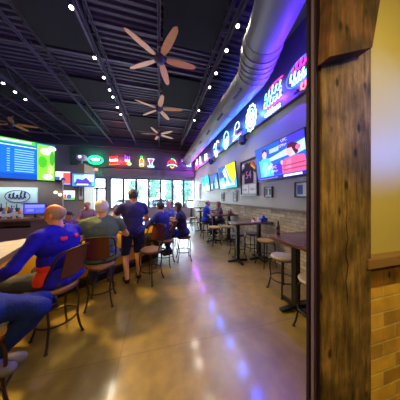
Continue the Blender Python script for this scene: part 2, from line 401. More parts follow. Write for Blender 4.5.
def person(label, loc, face, pose, S=1.0, shirt=(40, 50, 120), sleeve='short', legs='trousers', legmat=None, hair='full', haircol=(90, 80, 75),
           skin='skin', lean=0.05, tilt=0, head_yaw=0, head_pitch=0, seat=.66, hands=None, feet=None, vox=.0125, shoecol=(40, 40, 44), wide=1.0, cap=None, shoulder_roll=0, extra=None, eyes=True):
    """face = world yaw the person looks along (0 = +Y); local frame: +Y ahead, +X right"""
    T = thing('person', label, 'person', (loc[0], loc[1], 0), face)
    B = Body()
    sit = pose == 'sit'
    hz = (seat + .085) if sit else .93 * S
    P = V((0, 0, hz))
    up = V((math.sin(tilt), math.sin(lean), math.cos(lean))).normalized()
    fwd = V((0, 1, 0)); fwd = (fwd - up * fwd.dot(up)).normalized(); rt = fwd.cross(up)
    RT = Matrix((rt, fwd, up)).transposed()
    w = wide
    B.ell(P + up * .02, (.172 * S * w, .125 * S * w, .125 * S), 'pelvis', RT)
    if sit: B.ell(P - fwd * .05 - V((0, 0, .02)), (.17 * S * w, .12 * S, .085 * S), 'pelvis')
    B.ell(P + up * .19 * S + fwd * .012, (.150 * S * w, .112 * S * w, .17 * S), 'torso', RT)
    B.ell(P + up * .36 * S, (.172 * S * w, .112 * S * w, .165 * S), 'torso', RT)
    B.ell(P + up * .455 * S - fwd * .012, (.165 * S * w, .085 * S, .075 * S), 'torso', RT)
    nk = P + up * .50 * S; hd = nk + up * .165 * S + fwd * .03
    B.cap(nk - up * .03, hd - up * .03, .062 * S, .055 * S, 'neck')
    RH = RT @ Euler((head_pitch, 0, head_yaw)).to_matrix()
    h = lambda x, y, z: hd + RH @ V((x * S, y * S, z * S))
    B.ell(h(0, -.008, .03), (.077 * S, .096 * S, .092 * S), 'head', RH)           # cranium
    B.ell(h(0, .022, -.028), (.062 * S, .070 * S, .082 * S), 'head', RH)          # face
    B.ell(h(0, .045, -.082), (.036 * S, .036 * S, .026 * S), 'head', RH)          # chin
    B.ell(h(0, .098, -.012), (.0125 * S, .018 * S, .024 * S), 'head', RH)         # nose
    B.ell(h(0, .106, -.026), (.017 * S, .015 * S, .0115 * S), 'head', RH)
    B.ell(h(0, .083, .025), (.05 * S, .018 * S, .012 * S), 'head', RH)            # brow
    B.ell(h(0, .083, -.057), (.026 * S, .014 * S, .008 * S), 'head', RH)          # lips
    for sx in (-1, 1): B.ell(h(sx * .077, -.005, -.008), (.011 * S, .02 * S, .032 * S), 'ear', RH)
    # arms
    sh = [nk - up * .045 * S + rt * sx * .165 * S * w for sx in (-1, 1)]
    hands = hands or [(-.12, .36, hz + .18), (.12, .36, hz + .18)]
    for sx, s0, hp in zip((-1, 1), sh, hands):
        pole = V((sx * .8, -.5, -.55)) if len(hp) < 4 else V(hp[3])
        e, wr = ik(s0, V(hp[:3]), .29 * S, .26 * S, pole)
        B.cap(nk - up * .005 + rt * sx * .03, s0 + up * .012, .062 * S, .05 * S, 'torso')
        B.cap(s0, s0.lerp(e, .5), .056 * S, .048 * S, 'sleeve'); B.cap(s0.lerp(e, .5), e, .047 * S, .041 * S, 'uarm')
        B.cap(e, wr, .042 * S, .027 * S, 'farm')
        d = (wr - e).normalized(); pn = V((0, 0, -1)) if abs(d.z) < .8 else V((-sx, 0, 0))
        hand(B, wr, d, pn, sx, S)
    # legs
    feet = feet or ([(-.13, .30, .28), (.13, .30, .28)] if sit else [(-.12, 0, .09), (.12, 0, .09)])
    for sx, ft in zip((-1, 1), feet):
        hip = P + V((sx * .095 * S, .02 if sit else 0, -.02))
        pole = V((sx * .15, 1, .9)) if sit else V((sx * .1, 1, 0))
        if len(ft) > 3: pole = V(ft[3])
        k, an = ik(hip, V(ft[:3]), .45 * S, .43 * S, pole)
        B.cap(hip, k, .086 * S * (w ** .5), .058 * S, 'thigh')
        B.cap(k, k.lerp(an, .35), .056 * S, .057 * S, 'shin'); B.cap(k.lerp(an, .35), an, .056 * S, .037 * S, 'shin2')
        fd = V((sx * .12, 1, -.12 if sit else 0)).normalized()
        B.cap(an - V((0, 0, .01)), an - V((0, 0, .045)) - fd * .03, .036, .034, 'foot')
        toe = an + fd * .155 * S - V((0, 0, .055))
        B.cap(an - V((0, 0, .05)) + fd * .02, toe, .037 * S, .030 * S, 'foot')
    tmp = obj('tmp', B.bm, None, None, False)
    md = tmp.modifiers.new('r', 'REMESH'); md.mode = 'VOXEL'; md.voxel_size = vox; md.use_smooth_shade = True
    ms = tmp.modifiers.new('s', 'SMOOTH'); ms.factor = .5; ms.iterations = 4
    dg = bpy.context.evaluated_depsgraph_get()
    me = bpy.data.meshes.new_from_object(tmp.evaluated_get(dg)); bpy.data.objects.remove(tmp)
    me.name = 'body'
    me.polygons.foreach_set('use_smooth', [True] * len(me.polygons)); me.materials.clear(); me.materials.append(M[skin])
    body = bpy.data.objects.new('body', me); COL.objects.link(body); body.parent = T
    nf = len(me.polygons); C = np.zeros(nf * 3); me.polygons.foreach_get('center', C); C = C.reshape(-1, 3)
    D = np.stack([surf_d(p, C) for p in B.prims]); tags = np.array([p[-1] for p in B.prims]); ft = tags[np.argmin(D, axis=0)]
    vs = [v.co.copy() for v in me.vertices]; ns = [v.normal.copy() for v in me.vertices]; fc = [list(p.vertices) for p in me.polygons]
    sel = lambda names: [i for i in range(nf) if ft[i] in names]
    tn = {'torso', 'sleeve'} | ({'uarm', 'farm'} if sleeve == 'long' else set())
    if sleeve == 'short': pass
    up_np = np.array(up); rel = (C - np.array(P)) @ up_np
    keep = [i for i in range(nf) if ft[i] in tn or (ft[i] == 'pelvis' and rel[i] > -.06 and (not sit or C[i][1] < .16)) or (ft[i] == 'neck' and rel[i] < .505 * S)]
    sd = random.random() * 9
    so = shell('shirt', vs, ns, fc, keep, .013, cloth(*shirt), T, .010, sd)
    ln = {'pelvis', 'thigh'} | ({'shin', 'shin2'} if legs == 'trousers' else set())
    keep = [i for i in range(nf) if ft[i] in ln]
    shell(('shorts' if legs == 'shorts' else 'trousers'), vs, ns, fc, keep, .009 if legs == 'trousers' else .014, legmat or M['darkdenim'], T, .008, sd + 3)
    shell('shoes', vs, ns, fc, sel({'foot'}), .008, cloth(*shoecol), T, 0)
    if hair != 'none':
        Q = (C - np.array(hd)) @ np.array(RH) / S
        x, y, z = Q[:, 0], Q[:, 1], Q[:, 2]
        hm = (ft == 'head')
        if hair == 'full': k = hm & ((z > .062 + .25 * np.clip(y - .02, 0, 1)) | ((y < .01) & (z > -.055)))
        elif hair == 'bob': k = (hm | (ft == 'ear') | (ft == 'neck')) & ((z > .06 + .2 * np.clip(y - .02, 0, 1)) | ((y < .035) & (z > -.13)))
        elif hair == 'thin': k = hm & ((y < -.0) & (z > -.05) & (z < .085))
        else: k = hm & (y < .012) & (z > -.05) & (z < .045)
        k = list(np.nonzero(k)[0])
        if k: shell('hair', vs, ns, fc, k, .014 if hair == 'bob' else (.005 if hair in ('bald', 'thin') else .011), hairmat(*haircol), T, .006, sd + 5)
    if cap:
        bm = new(); ell(bm, (0, -.006, .045), (.092, .108, .082), None, 18, 12)
        bmesh.ops.bisect_plane(bm, geom=bm.verts[:] + bm.edges[:] + bm.faces[:], plane_co=(0, 0, .045), plane_no=(0, 0, -1), clear_outer=True)
        prism(bm, [(-.07, .045), (.07, .045), (.06, .052), (-.06, .052)], .06, .17)
        bmesh.ops.transform(bm, matrix=Matrix.Translation(hd) @ RH.to_4x4() @ Matrix.Scale(S, 4), verts=bm.verts)
        obj('cap', bm, cloth(*cap), T)
    if eyes:
        for sx in (-1, 1):
            bm = new(); ell(bm, h(sx * .029, .083, .004), (.0095 * S, .007 * S, .006 * S), RH, 10, 6); obj('eye', bm, M['eye'], T)
        bm = new(); ell(bm, h(0, .0925, -.056), (.021 * S, .007 * S, .0055 * S), RH, 10, 6); obj('lips', bm, M['lips'], T)
    if extra: extra(T, vs, ns, fc, ft, C, rel)
    return T
# ------------------------------------------------------------------ light levels
EXPOSURE = 0.4
SPOT_W, NEON_W, DAY_W, ROOM_W, BAR_W, STRIP_W, LOBBY_W, BLUE_W, VIO_W, YEL_W, BOARD_W = 40, 85, 320, 85, 26, 1.3, 18, 130, 14, 700, 8
# ------------------------------------------------------------------ camera, view, world
cam = bpy.data.cameras.new('camera'); co = bpy.data.objects.new('camera', cam); COL.objects.link(co)
co.location = (0, 0, 1.7); co.rotation_euler = (PI / 2, 0, -math.radians(14.4))
cam.sensor_width = 36; cam.lens = 36 * 160 / 400; cam.shift_y = -.0075; cam.clip_start = .05; cam.clip_end = 300
sc.camera = co
sc.view_settings.view_transform = 'Standard'; sc.view_settings.look = 'None'; sc.view_settings.gamma = 1
sc.view_settings.use_curve_mapping = False; sc.view_settings.exposure = EXPOSURE
w = bpy.data.worlds.new('sky'); sc.world = w; w.use_nodes = True
nt = w.node_tree; bg = nt.nodes['Background']
tcw = nt.nodes.new('ShaderNodeTexCoord'); sxw = nt.nodes.new('ShaderNodeSeparateXYZ'); rw = nt.nodes.new('ShaderNodeValToRGB')
nt.links.new(tcw.outputs['Generated'], sxw.inputs[0]); nt.links.new(sxw.outputs['Z'], rw.inputs[0]); nt.links.new(rw.outputs[0], bg.inputs['Color'])
rw.color_ramp.elements[0].color = (.86, .95, 1, 1); rw.color_ramp.elements[1].color = (.45, .66, 1, 1)
bg.inputs['Strength'].default_value = 7

# ------------------------------------------------------------------ the shell
XR, YF, XL, ZC = 3.0, 13.7, -10.0, 6.35
bm = new(); box(bm, XL, -2.5, -.12, 4.2, YF + .1, 0); struct('floor', bm, M['floor'])
# profiled roof deck: ribs run across the room
bm = new(); prof = []
y = .7
while y < YF + .1:
    prof += [(y, ZC), (y + .06, ZC), (y + .085, ZC - .075), (y + .155, ZC - .075)]; y += .18
vs = [[bm.verts.new((x, yy, z)) for yy, z in prof] for x in (XL, 3.2)]
for i in range(len(prof) - 1): bm.faces.new((vs[0][i], vs[0][i + 1], vs[1][i + 1], vs[1][i]))
box(bm, XL, .6, ZC + .05, 3.2, YF + .2, ZC + .15)
struct('ceiling', bm, M['deck'])
bm = new(); box(bm, XL, -2.5, 2.98, 4.2, .62, 3.1); struct('ceiling_vestibule', bm, M['paint_warm'])
bm = new(); box(bm, XR, .75, 0, XR + .15, YF + .1, ZC + .1); struct('wall_right', bm, M['paint'])
bm = new(); box(bm, XL - .15, -2.5, 0, XL, YF + .1, ZC + .1); struct('wall_left', bm, M['paint'])
bm = new(); box(bm, XL, -2.65, 0, 4.2, -2.5, 3.1); struct('wall_back', bm, M['paint_warm'])
bm = new(); box(bm, 4.2, -2.5, 0, 4.35, .75, 3.1); struct('wall_vestibule', bm, M['paint_warm'])
# partition that the photograph looks through
bm = new(); box(bm, 1.10, .67, 0, 4.2, .74, 3.1); struct('wall_entry', bm, M['paint_warm'])
bm = new(); box(bm, XL, .62, 2.98, 3.15, .75, ZC + .1); struct('wall_header', bm, M['paint'])
bm = new(); box(bm, XL, .62, 0, -2.6, .75, 2.98); struct('wall_partition', bm, M['paint'])
bm = new(); box(bm, 1.10, .635, 0, 4.2, .67, 1.19); struct('wall_entry_brick', bm, M['brick'])
bm = new(); box(bm, 1.10, .63, 1.19, 4.2, .67, 1.305); struct('trim_frieze', bm, M['friezewood'])
bm = new(); box(bm, 1.10, .61, 1.305, 4.2, .67, 1.36, .006); struct('trim_cap', bm, M['trimwood'])
# timber post, its dark jamb and the head timber
bm = new(); box(bm, .786, .62, 0, 1.135, .70, 2.98, .004)
struct('timber_post', bm, M['post'])
bm = new(); cz = [1.12 + .045 * i for i in range(13)]
tube(bm, [(.952 + .007 * math.sin(i * 1.7) + .003 * math.sin(i * 4.1), .6195, z) for i, z in enumerate(cz)], .002, 6, radii=[.0008 + .0018 * math.sin(PI * i / 12) for i in range(13)]); struct('trim_crack', bm, M['black'])
bm = new(); prism(bm, [(.758, 2.345), (1.042, 2.455), (1.16, 2.98), (.80, 2.98)], .565, .62); struct('timber_brace', bm, M['brace'])
bm = new()
box(bm, .777, .630, 0, .786, .70, 2.98); box(bm, .768, .636, 0, .779, .645, 2.98); box(bm, .771, .680, 0, .779, .694, 2.98)
struct('door_jamb', bm, M['jamb'])
bm = new(); box(bm, .773, .652, 0, .7775, .668, 2.98); struct('trim_jamb', bm, M['jambpale'])
# wainscot
bm = new(); box(bm, 2.95, .75, 0, XR, YF, 1.37); struct('wall_wainscot', bm, M['stone'])
bm = new(); box(bm, 2.925, .75, 1.37, XR, YF, 1.42, .005); struct('trim_ledge', bm, M['stonecap'])
# far wall with a run of windows and a glass door
DX0, DX1 = -5.35, -3.9
bm = new()
box(bm, -3.66, YF, 0, XR, YF + .15, .8); box(bm, XL, YF, 3.18, XR, YF + .15, ZC + .1)
box(bm, XL, YF, 0, DX0, YF + .15, 3.18); box(bm, DX1, YF, 0, -3.66, YF + .15, 3.18)
struct('wall_far', bm, M['paint'])
n = 7; pw = (XR + 3.66) / n
for i in range(n):
    x0, x1 = -3.66 + i * pw, -3.66 + (i + 1) * pw
    bm = new()
    for a, b, c, d in ((x0, .8, x0 + .075, 3.18), (x1 - .075, .8, x1, 3.18), (x0 + .075, .8, x1 - .075, .87), (x0 + .075, 3.1, x1 - .075, 3.18)):
        box(bm, a, YF - .03, b, c, YF + .07, d)
    o = struct('window_%d' % (i + 1), bm, M['winframe'])
    bm = new(); box(bm, x0 + .075, YF + .02, .87, x1 - .075, YF + .03, 3.1); obj('pane', bm, M['glass'], o, False)
bm = new()
for a, b, c, d in ((DX0, 0, DX0 + .1, 3.18), (DX1 - .1, 0, DX1, 3.18), (DX0 + .1, 2.3, DX1 - .1, 2.42), (DX0 + .1, 3.08, DX1 - .1, 3.18), (-4.62, .0, -4.5, 2.3), (DX0 + .1, 0, -4.62, .2), (-4.5, 0, DX1 - .1, .2)):
    box(bm, a, YF - .03, b, c, YF + .07, d)
o = struct('door_1', bm, M['winframe'])
for a, b, c, d in ((DX0 + .1, .2, -4.62, 2.3), (-4.5, .2, DX1 - .1, 2.3), (DX0 + .1, 2.42, DX1 - .1, 3.08)):
    bm = new(); box(bm, a, YF + .02, b, c, YF + .03, d); obj('pane', bm, M['glass'], o, False)
for x in (-4.66, -4.46):
    bm = new(); tube(bm, [(x, YF - .04, .9), (x, YF - .09, .95), (x, YF - .09, 1.35), (x, YF - .04, 1.4)], .012); obj('door_handle', bm, M['track'], o)
# sign fascias and soffit boxes
bm = new(); box(bm, -6.2, YF - .22, 3.95, XR, YF, 5.35); struct('fascia_far', bm, M['fascia'])
bm = new(); box(bm, 2.88, .8, 3.87, XR, YF - .22, 5.35); struct('fascia_right', bm, M['fascia'])
for x0, x1 in ((-4.1, -.08), (.4, 2.98)):
    bm = new(); box(bm, x0, YF - .35, 3.42, x1, YF, 3.86); struct('soffit', bm, M['soffit'])
bm = new(); box(bm, XL, YF - .5, 5.45, XR, YF - .15, 6.0); struct('roof_girder', bm, M['deck'])
bm = new(); box(bm, 2.93, YF - .1, .0, XR, YF, 3.4); struct('trim_corner', bm, M['white'])
# block of wall behind the bar that carries televisions
bm = new(); box(bm, -9.4, 9.4, 0, -3.95, 10.6, 3.32); struct('wall_kitchen', bm, M['paint'])
bm = new(); box(bm, -3.95, 9.36, 0, -3.68, 10.64, 3.40); struct('pillar', bm, M['paint_warm'])
# roof joists, cross purlins
for k in range(-5, 2):
    x = 1.66 * k; bm = new()
    for dx in (-.03, .03):
        box(bm, x + dx - .013, .76, 5.67, x + dx + .013, YF - .5, 5.71); box(bm, x + dx - .013, .76, 6.17, x + dx + .013, YF - .5, 6.21)
    yy = .9; up = True
    while yy < YF - 1.1:
        tube(bm, [(x, yy, 5.70 if up else 6.18), (x, yy + .45, 6.18 if up else 5.70)], .012, 6); yy += .45; up = not up
    struct('roof_joist', bm, M['darkmetal'])
for i in range(11):
    yy = 1.2 + 1.16 * i; bm = new(); box(bm, XL, yy - .045, 6.20, XR, yy + .045, 6.275); struct('roof_purlin', bm, M['darkmetal'])
PAN = [(-3.22, -1.76, 3.6, 5.6, 'front, left of the near fan'), (-3.22, -1.76, 6.9, 8.3, 'halfway back, left of the spotlights'), (-6.5, -5.1, 7.0, 9.0, 'above the screen of the bar'), (.1, 1.56, 2.6, 4.7, 'front, right of the near fan'),
       (.1, 1.56, 6.0, 7.9, 'halfway back, right of the fans'), (-4.9, -3.44, 8.9, 10.9, 'deep in the room above the pillar'), (-1.56, -.1, 9.4, 11.4, 'at the far end by the last fan')]
for x0, x1, y0, y1, s in PAN:
    bm = new(); box(bm, x0, y0, 6.13, x1, y1, 6.205)
    tag(obj('acoustic_panel', bm, M['acoustic'], None, False), 'black square acoustic panel between the roof joists, ' + s, 'ceiling panel', 'acoustic panels under the roof deck')

# ------------------------------------------------------------------ outside
bm = new(); box(bm, -40, YF + .15, -.2, 45, 90, -.1); struct('parking_ground', bm, mat('pale_asphalt', srgb(165, 165, 165), .9, var=.1, scale=1))
def tree(x, y, h, r, label):
    t = thing('tree', label, 'tree', (x, y, -.1), random.random() * 6, 'trees beyond the windows')
    bm = new(); tube(bm, spline([(0, 0, 0), (.05, 0, h * .3), (-.03, .05, h * .6)], 4), .1, 8, radii=[.14 - .008 * i for i in range(9)]); obj('trunk', bm, M['darkwood'], t)
    bm = new()
    for i in range(16):
        a = random.random() * 6.28; rr = r * random.random() ** .5 * .75; z = h * (.38 + .6 * random.random()); s = r * (.5 - .25 * (z / h)) + .2
        m0 = len(bm.verts); bmesh.ops.create_icosphere(bm, subdivisions=3, radius=s, matrix=Matrix.Translation((rr * math.cos(a), rr * math.sin(a), z)))
    for v in bm.verts: v.co += V((noise.noise(v.co * 4), noise.noise(v.co * 4 + V((7, 0, 0))), noise.noise(v.co * 4 + V((0, 9, 0))))) * .22 * 1.6
    obj('crown', bm, mat('leaves', srgb(120, 165, 140), .9, var=.4, scale=9), t)
tree(-3.4, 25, 4.4, .7, 'green tree outside behind the second window from the left')
tree(-.9, 27, 5.6, 1.0, 'green tree outside behind the middle windows')
tree(1.6, 24, 4.6, .75, 'green tree outside left of the man in the pale blue shirt')
tree(4.3, 26, 4.6, .9, 'green tree outside behind the right windows')
def car(x, y, col, label, rz=0):
    t = thing('car', label, 'car', (x, y, -.1), rz, 'cars parked outside')
    bm = new(); prism(bm, [(-2.2, .3), (2.2, .3), (2.25, .75), (1.4, .92), (.75, 1.42), (-1.1, 1.45), (-1.9, .98), (-2.25, .9)], -.85, .85)
    bmesh.ops.bevel(bm, geom=bm.edges[:], offset=.06, segments=2, affect='EDGES'); obj('body', bm, mat('car_paint', col, .3, var=.02), t)
    bm = new(); prism(bm, [(1.22, .95), (.72, 1.34), (-1.02, 1.36), (-1.6, .98)], -.87, .87); obj('windows', bm, M['black'], t)
    for wx in (-1.35, 1.4):
        for wy in (-.8, .8):
            bm = new(); lathe(bm, [(0, -.1), (.2, -.1), (.33, -.08), (.33, .08), (.2, .1), (0, .1)]); bmesh.ops.transform(bm, matrix=Matrix.Translation((wx, wy, .33)) @ Matrix.Rotation(PI / 2, 4, 'X'), verts=bm.verts); obj('wheel', bm, M['black'], t)
car(-5.2, 29, srgb(210, 212, 215), 'silver car parked outside behind the left windows')
car(.6, 31, srgb(120, 140, 170), 'blue grey car parked outside behind the middle windows')
car(6.0, 30, srgb(225, 225, 228), 'white car parked outside behind the right windows')
# ------------------------------------------------------------------ ceiling fans, tracks, duct
def make_fan(loc, ph, label, g='wooden ceiling fans'):
    t = thing('ceiling_fan', label, 'ceiling fan', loc, math.radians(ph), g)
    bm = new(); tube(bm, [(0, 0, .1), (0, 0, 5.68 - loc[2])], .022); obj('downrod', bm, M['darkmetal'], t)
    bm = new(); lathe(bm, [(0, -.14), (.06, -.13), (.1, -.09), (.13, -.03), (.13, .05), (.09, .1), (.04, .13), (0, .13)]); obj('motor', bm, M['darkmetal'], t)
    bm = new(); lathe(bm, [(0, 5.6 - loc[2]), (.05, 5.6 - loc[2]), (.07, 5.66 - loc[2]), (0, 5.66 - loc[2])]); obj('canopy', bm, M['darkmetal'], t)
    for k in range(5):
        bm = new(); o_ = []
        for i in range(15):
            s = i / 14; x = .17 + .80 * s; wd = (.058 + .035 * math.sin(PI * min(1, s * 1.05) ** .8)) * (1 if s < .86 else math.sqrt(max(.02, 1 - ((s - .86) / .14) ** 2)))
            o_.append((x, wd))
        rows = []
        for x, wd in o_: rows.append([bm.verts.new((x, sy * wd, z)) for sy, z in ((-1, -.006), (1, -.006), (1, .006), (-1, .006))])
        for A, Bq in zip(rows, rows[1:]):
            for q in range(4): bm.faces.new((A[q], A[(q + 1) % 4], Bq[(q + 1) % 4], Bq[q]))
        bm.faces.new(rows[0]); bm.faces.new(rows[-1][::-1])
        bmesh.ops.transform(bm, matrix=Matrix.Rotation(2 * PI * k / 5, 4, 'Z') @ Matrix.Rotation(math.radians(-13), 4, 'X'), verts=bm.verts)
        bl = obj('blade', bm, M['fanwood'], t)
        bm = new(); a = 2 * PI * k / 5; bar(bm, (.09 * math.cos(a), .09 * math.sin(a), .0), (.24 * math.cos(a), .24 * math.sin(a), .008), .035, .014); obj('blade_iron', bm, M['darkmetal'], bl)
    return t
make_fan((.03, 4.3, 5.3), 3, 'large five-bladed wooden ceiling fan nearest the front')
make_fan((.0, 6.75, 5.3), -10, 'five-bladed wooden ceiling fan second from the front on the middle joist')
make_fan((.0, 9.5, 5.3), 30, 'small-looking wooden ceiling fan farthest back on the middle joist')
make_fan((-7.0, 9.9, 5.3), 14, 'wooden ceiling fan at far left above the big bar screen')
ORD = ['nearest', 'second', 'third', 'fourth', 'fifth', 'sixth', 'seventh', 'eighth', 'ninth']
lampm = emis('lamp_glow', (1, .93, .72, 1), 14)
def track(name, x, y0, y1, side, ys):
    bm = new(); box(bm, x - .025, y0, 5.58, x + .025, y1, 5.625)
    yy = y0 + .2
    while yy < y1: tube(bm, [(x, yy, 5.62), (x, yy, 5.68)], .008, 6); yy += 1.5
    tag(obj('light_track', bm, M['track'], None, False), 'long grey light track along the ceiling %s' % side, 'light track')
    for i, yy in enumerate(ys):
        g = thing('track_spotlight', '%s glowing track spotlight from the front on the track %s' % (ORD[i], side), 'spotlight', (x, yy, 5.58), 0, 'spotlights on the track ' + side)
        bm = new(); tube(bm, [(0, 0, 0), (0, 0, -.07)], .012, 8); obj('stem', bm, M['track'], g)
        ax = V((.18 if x < 0 else -.18, -.35, -1)).normalized()
        bm = new(); c0 = V((0, 0, -.07)); tube(bm, [c0 - ax * .05, c0 - ax * .03, c0 + ax * .09, c0 + ax * .1], .05, 14, radii=[.03, .04, .046, .047]); obj('housing', bm, M['track'], g)
        bm = new(); tube(bm, [c0 + ax * .1, c0 + ax * .106], .036, 14); obj('lamp', bm, lampm, g)
        L = light('lamp_beam', 'SPOT', c0 + ax * .12, SPOT_W, (1, .86, .62), .05, c0 + ax * 3, math.radians(95), blend=.9); L.parent = g
track('left', -1.68, 1.0, 10.2, 'left of the fans', [3.7, 4.87, 5.6, 6.2, 6.6, 7.3, 7.9])
track('right', 1.68, 1.0, 10.2, 'right of the fans', [2.4, 3.2, 3.8, 4.57, 5.2, 6.7, 7.6])
track('bar', -4.95, 3.0, 10.2, 'above the bar', [6.7, 7.15, 7.6])

t = thing('air_duct', 'big round galvanised air duct with an elbow along the right wall', 'air duct', (0, 0, 0))
path = [(1.36, .85, 4.72), (1.82, 2.1, 4.79), (2.0, 2.7, 4.83)]
bm = new(); tube(bm, spline(path, 4), .375, 28); obj('near_run', bm, M['duct'], t)
el = spline([(1.99, 2.66, 4.83), (2.12, 3.03, 4.85), (2.24, 3.34, 4.82), (2.31, 3.66, 4.77)], 2)
bm = new()
rad = []
tube(bm, el, .43, 28, radii=[.385, .405, .41, .405, .40, .39, .38][:len(el)]); obj('elbow', bm, M['duct'], t)
for i in (1, 2, 3, 4, 5):
    bm = new(); d = (el[i + 1] - el[i - 1]).normalized(); a, b = frame_of(d); r = [.385, .405, .41, .405, .40, .39, .38][i] + .004
    tube(bm, [el[i] + (a * math.cos(q) + b * math.sin(q)) * r for q in [2 * PI * k / 32 for k in range(32)]], .012, 6, closed=True); obj('seam', bm, M['duct'], t)
bm = new(); tube(bm, [(2.31, 3.55, 4.77), (2.31, 8, 4.77), (2.31, YF - .3, 4.77)], .37, 28); obj('long_run', bm, M['duct'], t)
yy = 5.0
while yy < 13:
    bm = new(); tube(bm, [(2.31 + .374 * math.cos(q), yy, 4.77 + .374 * math.sin(q)) for q in [2 * PI * k / 32 for k in range(32)]], .009, 6, closed=True); obj('seam', bm, M['duct'], t); yy += 2.4
nrm = V((-.66, 0, -.75)).normalized(); ux = V((0, 1, 0)); vz = ux.cross(nrm).normalized()
for yy in (3.95, 5.25, 6.6, 7.95, 9.4, 10.9):
    bm = new(); c = V((2.31, yy, 4.77)) + nrm * .372
    bar(bm, c - ux * .21, c + ux * .21, .09, .03); g = obj('grille', bm, M['black'], t, False)
    bm = new()
    for k in range(7): cc = c + ux * (-.18 + .06 * k) + nrm * .018; bar(bm, cc - vz * .04, cc + vz * .04, .008, .012)
    obj('louvres', bm, M['darkmetal'], g, False)
for yy in (2.6, 5.9, 9.2, 12.5):
    bm = new(); x = 2.31 if yy > 3 else 1.97; tube(bm, [(x, yy, 5.1), (x, yy, 6.2)], .008, 6); obj('hanger', bm, M['darkmetal'], t)

# ------------------------------------------------------------------ neon signs
def scribble(w_, h_, n_, seed, loops=.35):
    """a run of joined handwriting strokes"""
    rn = random.Random(seed); pts = []
    for i in range(n_):
        x = -w_ / 2 + w_ * (i + .5) / n_; dx = w_ / n_ / 2; hh = h_ * (.6 + .8 * rn.random())
        pts += [(x - dx * .7, 0, -h_ * .35), (x + dx * .2, 0, -h_ * .35 + hh * .8), (x - dx * .5, 0, -h_ * .1 + hh * .2), (x + dx * .4, 0, -h_ * .4)]
    return spline(pts, 3)
def oval(a, b, n_=40, cx=0, cz=0): return [(cx + a * math.cos(2 * PI * k / n_), 0, cz + b * math.sin(2 * PI * k / n_)) for k in range(n_)]
WR = -PI / 2
def sign(label, loc, rz, strokes, frame=True, r=.014):
    if rz: loc = (loc[0], loc[1] * .966, 1.7 + (loc[2] - 1.7) * .97)
    """strokes: list of (part name, colour, points, closed)"""
    t = thing('neon_sign', label, 'neon sign', loc, rz, 'neon signs on the dark fascia')
    bm = new()
    for s in (-.18, .18): tube(bm, [(s, .07, 0), (s, .0, 0)], .01, 6)
    box(bm, -.3, .045, -.02, .3, .06, .02); obj('bracket', bm, M['black'], t)
    for nm, c, pts, cl in strokes:
        bm = new(); tube(bm, pts, r, 6, closed=cl); obj(nm, bm, neon(*c), t)
    return t
off = lambda pts, dx, dz: [(p[0] + dx, 0, p[2] + dz) for p in pts]
rot = lambda pts, a: [(p[0] * math.cos(a) - p[2] * math.sin(a), 0, p[0] * math.sin(a) + p[2] * math.cos(a)) for p in pts]
CY, WH, PK, RD, GR, BL, YE, PU, OR = (150, 240, 255), (225, 245, 255), (255, 40, 150), (255, 40, 24), (30, 255, 140), (40, 90, 255), (255, 220, 60), (150, 50, 255), (255, 110, 50)
XW = 2.80
sign('oval neon sign with pink and cyan lettering, nearest the timber post', (XW, 2.78, 4.36), WR, [('outline', BL, rot(oval(.34, .24), .12), True), ('top_lettering', PK, off(scribble(.42, .14, 4, 1), 0, .14), False), ('lettering', CY, off(scribble(.52, .15, 5, 2), 0, -.02), False), ('lettering', CY, off(scribble(.4, .1, 5, 3), 0, -.14), False)])
sign('small orange neon squiggle beside the timber post', (XW, 2.66, 4.02), WR, [('tube', OR, off(scribble(.2, .2, 2, 4), 0, 0), False)])
sign('big neon sign with three stacked lines of cyan script and pink strokes', (XW, 3.62, 4.27), WR, [('lettering', CY, off(scribble(.66, .2, 5, 11), .02, .2), False), ('lettering', CY, off(scribble(.70, .2, 6, 12), 0, -.01), False), ('pink_stroke', PK, spline([(-.1, 0, .33), (.12, 0, .36), (.36, 0, .34)], 5), False), ('pink_stroke', PK, spline([(-.2, 0, -.16), (.05, 0, -.15), (.34, 0, -.13)], 5), False), ('script', WH, off(scribble(.6, .13, 7, 13), 0, -.28), False)])
jag = [((.25 + .05 * (k % 2)) * math.cos(2 * PI * k / 26), 0, (.36 + .06 * (k % 2)) * math.sin(2 * PI * k / 26)) for k in range(26)]
sign('bright white neon crest with a jagged rim above the football jersey', (XW, 4.63, 4.26), WR, [('rim', WH, jag, True), ('inner_ring', CY, oval(.17, .27), True), ('mark', WH, off(scribble(.3, .2, 3, 21), 0, .06), False), ('mark', WH, off(scribble(.3, .2, 3, 22), 0, -.14), False)], r=.018)
sign('neon swoosh sign with a pink bar next to the black wall speaker', (XW, 5.62, 4.22), WR, [('swoosh', WH, spline([(-.2, 0, -.1), (-.1, 0, .25), (.12, 0, .3), (.2, 0, .1), (0, 0, .05)], 5), False), ('pink_bar', PK, spline([(-.32, 0, -.22), (0, 0, -.17), (.32, 0, -.16)], 5), False), ('white_bar', WH, spline([(-.32, 0, -.27), (0, 0, -.22), (.32, 0, -.21)], 5), False)])
sign('upright oval white and cyan neon sign right of the palm sign', (XW, 6.63, 4.22), WR, [('outline', CY, oval(.27, .37), True), ('mark', WH, scribble(.34, .3, 3, 31), False), ('mark', WH, off(scribble(.3, .2, 3, 32), 0, -.18), False)], r=.018)
sign('cyan palm-shaped neon sign between two wall speakers', (XW, 7.92, 4.22), WR, [('trunk', CY, spline([(.05, 0, -.4), (-.02, 0, -.1), (.02, 0, .2)], 4), False), ('frond', WH, spline([(-.35, 0, .12), (-.15, 0, .3), (.02, 0, .2), (.2, 0, .34), (.38, 0, .2)], 4), False), ('base', WH, oval(.16, .14, 20, .05, -.28), True)], r=.02)
sign('white and violet neon script sign past the second wall speaker', (XW, 9.8, 4.28), WR, [('lettering', WH, scribble(.55, .5, 3, 41), False), ('underline', PU, spline([(-.4, 0, -.35), (.4, 0, -.3)], 2), False)], r=.022)
